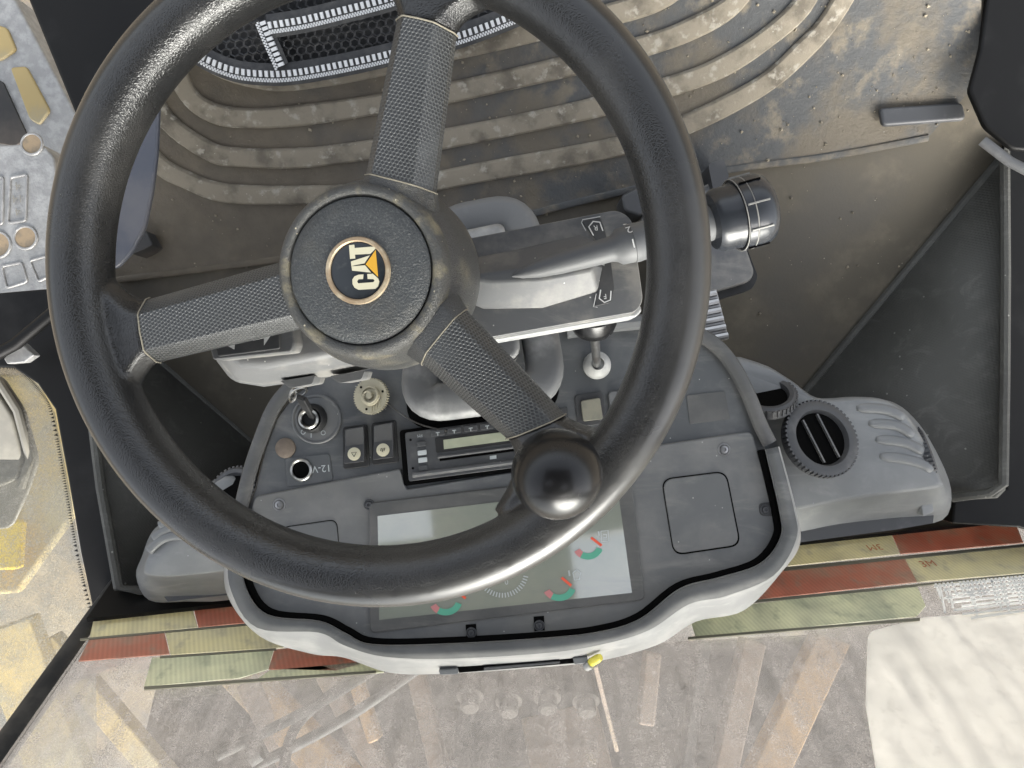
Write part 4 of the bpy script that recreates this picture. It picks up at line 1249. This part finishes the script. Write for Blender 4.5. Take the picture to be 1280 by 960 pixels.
# raised hump that carries the lever, its near slope catching the light
hb = [(585, 322), (640, 312), (725, 292), (744, 300), (754, 335), (748, 366), (678, 387), (604, 388), (585, 380)]
ht = [(592, 344), (640, 338), (716, 322), (732, 322), (742, 332), (740, 338), (678, 349), (616, 353), (596, 350)]
mesh('lever_hump', loft([[at(x, y, .535) for x, y in hb], [at(x, y, .521) for x, y in ht]]), M['hump'], ph, bevel=.002, seg=3, angle=25)
mesh('label_strip', prism(rpoly([(727, 277), (750, 271), (757, 292), (764, 330), (768, 360), (764, 378), (743, 383), (746, 366), (752, 340), (745, 300)], 3), .5338, .536), M['pod_dark'], ph, bevel=.0003)
PT = .5336
def pmark(pts, w=1.6): return line(pts, w, 'white', 'printed_mark', ph, PT)
def z1(x, y): return 700 + x / 6.4, 250 + y / 6.4
pmark([z1(268, 285), z1(230, 215), z1(265, 172), z1(318, 178), z1(343, 248)])
pmark([z1(325, 718), z1(314, 788), z1(355, 820), z1(403, 800), z1(408, 727)])
pmark([z1(172, 182), z1(180, 158), z1(322, 133)], .9)
pmark([z1(172, 182), z1(206, 246)], .9)
pmark([z1(290, 750), z1(268, 855), z1(300, 858)], .9)
pmark([z1(338, 522), z1(336, 508), z1(352, 526), z1(350, 500)], 1.2)
text('lettering', 'R', at(*z1(286, 222), PT), (-1, -.12, 0), (.12, -1, 0), .0052, M['white'], ph)
text('lettering', 'F', at(*z1(360, 770), PT), (-1, -.12, 0), (.12, -1, 0), .005, M['white'], ph)
# lever
l0, l1 = at(640, 345, .517), at(932, 266, .520)
lx = (l1 - l0).normalized()
Ltot = (l1 - l0).length
def lp_(x): return (x - 640) / (932 - 640) * Ltot
lv = mesh('gear_lever', lathe(l0, lx, [(.0008, 0), (.0035, lp_(652)), (.0060, lp_(672)), (.0075, lp_(700)), (.0083, lp_(735)), (.0086, lp_(762)), (.0096, lp_(768)), (.0125, lp_(774)), (.0130, lp_(790))], 28), M['lever'], sc_)
mesh('collar', lathe(l0, lx, [(.0125, lp_(788)), (.0134, lp_(789)), (.0134, lp_(797)), (.0131, lp_(798)), (.0131, lp_(815)), (.0131, lp_(870)), (.012, lp_(900))], 28), M['lever'], lv)
# numerals on the collar, facing the eye
ln = (Z - lx * Z.dot(lx)).normalized()
ls = lx.cross(ln)
if ls.y < 0: ls = -ls
def on_collar(x, ang): return l0 + lx * lp_(x) + (ln * math.cos(ang) + ls * math.sin(ang)) * .01365
for ch, a in (('1', -.12), ('2', .62), ('3', 1.25)):
    nrm = ln * math.cos(a) + ls * math.sin(a)
    text('numeral', ch, on_collar(786, a), -lx, -(ls * math.cos(a) - ln * math.sin(a)), .0085, M['white'], lv)
kn = mesh('lever_knob', lathe(l0, lx, [(.012, lp_(886)), (.019, lp_(889)), (.0215, lp_(896)), (.0215, lp_(910)), (.0225, lp_(918))], 36), M['lever_dark'], lv)
mesh('twist_grip', lathe(l0, lx, [(.0225, lp_(919)), (.0245, lp_(920)), (.0248, lp_(929)), (.0240, lp_(930)), (.0248, lp_(931)), (.0250, lp_(940)), (.0246, lp_(948)), (.0225, lp_(956)), (.018, lp_(961)), (0, lp_(962))], 36), M['lever_dark'], lv)
for x in (918.5, 930):
    mesh('grip_seam', tube([l0 + lx * lp_(x) + (ln * math.cos(a) + ls * math.sin(a)) * .0246 for a in [2 * PI * k / 36 for k in range(36)]], .0004, 6, True), M['gripline'], lv)
for k in range(9):
    a = .05 + k * 2 * PI / 9
    e = ln * math.cos(a) + ls * math.sin(a)
    mesh('grip_line', box(l0 + lx * lp_(934) + e * .0251, lx * lp_(640 + 13), lx.cross(e) * .0005, e * .0006), M['gripline'] if k % 2 == 0 else M['gap'], lv)

# indicator pod on the other side
ip = mesh('indicator_pod', loft([
    [at(x, y, d) for x, y, d in ((258, 400, .60), (270, 452, .60), (290, 478, .62), (330, 484, .63), (400, 474, .63), (470, 460, .63), (540, 452, .63), (540, 380, .60))],
    [at(x, y, d) for x, y, d in ((258, 398, .565), (276, 448, .565), (294, 474, .585), (330, 481, .595), (400, 471, .595), (470, 457, .595), (540, 449, .595), (540, 380, .565))],
    [at(x, y, d) for x, y, d in ((262, 398, .556), (284, 440, .556), (300, 456, .558), (332, 460, .558), (400, 448, .558), (470, 436, .558), (540, 428, .558), (540, 380, .556))],
]), M['pod'], sc_, bevel=.006, seg=3)
for q in ((350, 470), (412, 464)):
    x, y = q
    mesh('cover_clip', prism(rpoly([(x, y + 6), (x + 44, y - 1), (x + 40, y + 10), (x + 12, y + 15)], 3), .585, .62), M['pod'], ip, bevel=.0015)
isw = mesh('switch_housing', prism(rpoly([(250, 380), (266, 450), (364, 440), (368, 430), (360, 375)], 4), .535, .56), M['pod'], sc_, bevel=.003, seg=3)
mesh('switch_face', prism(rpoly([(256, 380), (272, 446), (350, 436), (349, 375)], 3), .5335, .536), M['pod_dark'], isw, bevel=.001)
for px in ([(280, 430), (294, 427), (293, 437)], [(330, 420), (340, 417), (330, 432)]):
    mesh('printed_arrow', (lambda P: (P, [list(range(len(P)))]))([at(x, y, .5332) for x, y in px]), M['white'], isw, smooth=False)
line([(294, 428.5), (304, 427)], 2, 'white', 'printed_arrow', isw, .5332)
line([(316, 425), (330, 422)], 2, 'white', 'printed_arrow', isw, .5332)

# ---------------------------------------------------------------- steering wheel
n_ = Vector((-.152, -.07, 1)).normalized()
u_ = Vector((0, 1, 0)).cross(n_).normalized()
v_ = n_.cross(u_)
WC = Vector((-.0925, .0693, -.468))
RW = .191
def wp(a, b, h=0.0): return WC + u_ * a + v_ * b + n_ * h
def un(x, y, h=0.0):
    """in-plane wheel coordinates of the point the photo shows at pixel (x, y)"""
    r = ray(x, y)
    p = r * ((WC.dot(n_) + h) / r.dot(n_))
    q = p - WC
    return Vector((q.dot(u_), q.dot(v_)))

wh = root('steering_wheel', 'black three spoke steering wheel with round emblem and spinner knob', 'steering wheel', wp(0, 0, -.06))
# rim
NS, NC = 200, 28
V, Fc = [], []
for i in range(NS):
    a = 2 * PI * i / NS
    for j in range(NC):
        q = 2 * PI * j / NC
        cs, sn = math.cos(q), math.sin(q)
        r = RW + .0184 * math.copysign(abs(cs) ** .86, cs)
        V.append(wp(r * math.cos(a), r * math.sin(a), .0205 * math.copysign(abs(sn) ** .86, sn)))
for i in range(NS):
    for j in range(NC):
        Fc.append([i * NC + j, ((i + 1) % NS) * NC + j, ((i + 1) % NS) * NC + (j + 1) % NC, i * NC + (j + 1) % NC])
rim_parts = [(V, Fc)]

HT = .006
hub_arms = []
SP = [  # ridge lines: hub end (left, right), rim end (left, right), photo pixels
    ((460, 216), (515, 230), (503, 19), (543, 28), .0075),
    ((366, 394), (352, 340), (180, 439), (172, 392), .0075),
    ((566, 398), (530, 442), (690, 527), (646, 545), .0070),
]
def spoke_ring(L, Rr, h, out, drop, far=1.35):
    d = (Rr - L).normalized()
    oR = out * far
    pts = [(L - d * out * .85, h - drop), (L - d * out, h - drop * .8), (L - d * out * .92, h - drop * .55), (L - d * out * .10, h - drop * .06), (L + d * out * .12, h),
           ((L + Rr) / 2, h + .0008),
           (Rr - d * out * .12, h), (Rr + d * out * .10, h - drop * .06), (Rr + d * oR * .88, h - drop * .55), (Rr + d * oR, h - drop * .8), (Rr + d * oR * .85, h - drop)]
    return pts
for hl, hr, rl, rr, out in SP:
    H0, H1, E0, E1 = un(*hl, HT), un(*hr, HT), un(*rl, HT), un(*rr, HT)
    axis = ((E0 + E1) / 2 - (H0 + H1) / 2)
    ln_ = axis.length; ax2 = axis.normalized()
    rings, uvs = [], []
    steps = 14
    for k in range(0, steps + 1):
        f = k / steps
        h = HT - .004 * (1 - f)
        sh = ax2 * 0
        ring = spoke_ring(H0.lerp(E0, f) + sh, H1.lerp(E1, f) + sh, h, out, .020)
        rings.append([wp(p.x, p.y, hh) for p, hh in ring])
        s = 0
        row = []
        mid = len(ring) // 2
        for q in range(len(ring)):
            if q: s += (rings[-1][q] - rings[-1][q - 1]).length
            row.append(s)
        for q in range(len(ring)):
            uvs.append((row[q] - row[mid], f * ln_))
    Vs, Fs = loft(rings)
    mesh('spoke', (Vs, Fs), M['hex'], wh, uv=uvs, angle=24)
    ra_ = spoke_ring(H0 - ax2 * .016, H1 - ax2 * .016, HT - .0055, out + .004, .024)
    rb_ = spoke_ring(H0 - ax2 * .0006, H1 - ax2 * .0006, HT - .0037, out + .0008, .0205)
    hub_arms.append(loft([[wp(p.x, p.y, hh) for p, hh in q] for q in (ra_, rb_)]))
    # pale dust-filled seams at both ends
    for f, sc2 in ((1.0, 1.0), (.0, 1.0)):
        ring = spoke_ring(H0.lerp(E0, f), H1.lerp(E1, f), HT - .004 * (1 - f), out + .0006, .020)
        mesh('seam', tube([wp(p.x, p.y, hh + .0003) for p, hh in ring[1:-1]], .00048, 6), M['seam'], wh)
    # web that flares from the seam into the rim
    dirn = (E1 - E0).normalized()
    mid = (E0 + E1) / 2
    half = (E1 - E0).length / 2
    rings = []
    for k in range(0, 11):
        f = k / 10
        ang = math.atan2(mid.y, mid.x)
        # walk outwards to the rim's centre line
        tgt = Vector((math.cos(ang), math.sin(ang))) * (RW - .005)
        p = mid.lerp(tgt, f)
        wdt = half + .046 * f ** 1.8
        h = HT * (1 - f) + .004 * f
        def keep(q):
            return q * min(1, (RW - .004) / q.length)
        rings.append([wp(*keep(q), hh) for q, hh in spoke_ring(p - dirn * wdt, p + dirn * wdt, h, out * (1 - .2 * f), .020 - .005 * f)])
    rim_parts.append(loft(rings))
rim = mesh('rim', join(*rim_parts), M['rim'], wh, angle=180)
def rim_finish(m, centre, axis):
    N, L = m.node_tree.nodes, m.node_tree.links
    b = N['Principled BSDF']
    co = N.new('ShaderNodeTexCoord').outputs['Object']
    su = N.new('ShaderNodeVectorMath'); su.operation = 'SUBTRACT'; su.inputs[1].default_value = centre
    L.new(co, su.inputs[0])
    cr = N.new('ShaderNodeVectorMath'); cr.operation = 'CROSS_PRODUCT'; cr.inputs[1].default_value = axis
    L.new(su.outputs[0], cr.inputs[0])
    le = N.new('ShaderNodeVectorMath'); le.operation = 'LENGTH'
    L.new(cr.outputs[0], le.inputs[0])
    mr = N.new('ShaderNodeMapRange'); mr.interpolation_type = 'SMOOTHSTEP'
    mr.inputs['From Min'].default_value = RW + .001; mr.inputs['From Max'].default_value = RW + .006
    mr.inputs['To Min'].default_value = 1; mr.inputs['To Max'].default_value = .06
    L.new(le.outputs['Value'], mr.inputs['Value'])
    for nd in N:
        if nd.type == 'BUMP' and nd.name == 'Bump':
            mu = N.new('ShaderNodeMath'); mu.operation = 'MULTIPLY'; mu.inputs[1].default_value = nd.inputs['Strength'].default_value
            L.new(mr.outputs['Result'], mu.inputs[0]); L.new(mu.outputs[0], nd.inputs['Strength'])
rim_finish(M['rim'], (W @ WC) - LOC[rim], W.to_3x3() @ n_)
rm = rim.modifiers.new('remesh', 'REMESH'); rm.mode = 'VOXEL'; rm.voxel_size = .0017; rm.use_smooth_shade = True
smo = rim.modifiers.new('smooth', 'SMOOTH'); smo.factor = .5; smo.iterations = 14

# hub
hub = mesh('hub', join(*hub_arms, lathe(WC, n_, [(.040, -.075), (.058, -.070), (.0625, -.060), (.0632, -.046), (.0610, -.024), (.0575, -.012), (.0555, -.008), (.0545, -.004)], 72)), M['hub'], wh, angle=30)
mesh('hub_ring', lathe(WC, n_, [(.0550, -.006), (.0542, -.0005), (.0524, .0034), (.0495, .0056), (.0468, .0048), (.0452, .0022), (.0450, -.003)], 72), M['ring'], wh, angle=60)
mesh('hub_cap', lathe(WC, n_, [(.0450, -.002), (.0447, .0036), (.0430, .0050), (.035, .0056), (.0205, .0060)], 72), M['cap'], wh)
em = mesh('emblem_ring', lathe(WC, n_, [(.0205, .003), (.0205, .0072), (.0200, .0080), (.0182, .0082), (.0174, .0074), (.0172, .004)], 56), M['brass'], wh)
mesh('emblem_disc', lathe(WC, n_, [(.0173, .004), (.0173, .0066), (.0165, .0070), (0, .0072)], 48), M['emblem'], em)
def eq(x, y, h=.0076): 
    p = un(400 + x / 9.6, 285 + y / 9.6, h)
    return wp(p.x, p.y, h)
def epoly(nm, px, m, h=.0076):
    px = ccw(px)
    mesh(nm, loft([[eq(x, y, h - .0006) for x, y in px], [eq(x, y, h) for x, y in px]]), M[m], em, smooth=False)
epoly('letter', [(348, 207), (412, 200), (416, 240), (668, 220), (664, 252), (604, 310), (420, 320), (424, 366), (360, 372)], 'cream')
# A: two limbs round its counter
epoly('letter', [(370, 402), (598, 328), (534, 424), (430, 444), (376, 458)], 'cream')
epoly('letter', [(377, 459), (430, 456), (540, 446), (614, 536), (386, 512)], 'cream')
# C: outer shape with an open counter
epoly('letter', [(522, 556), (518, 612), (462, 616), (446, 640), (458, 664), (640, 650), (656, 632), (640, 614), (572, 612), (566, 552), (634, 548), (698, 604), (712, 640), (698, 700), (664, 730), (462, 742), (414, 716), (390, 672), (388, 620), (414, 580), (462, 560)], 'cream')
epoly('triangle', [(548, 436), (668, 262), (698, 588)], 'yellow')

# spinner knob
kc = at(696, 592, .405)
kw = un(696, 592, .0)
base = wp(kw.x, kw.y, .004)
sk = mesh('spinner_knob', ball(kc, .0244, 48, 28), M['knob'], wh, angle=180)
mesh('knob_stem', tube([base, kc], [.013, .011], 20), M['steel'], sk)
mesh('knob_collar', lathe(base, n_, [(.021, -.004), (.021, .006), (.018, .010), (.012, .011)], 28), M['black'], sk)
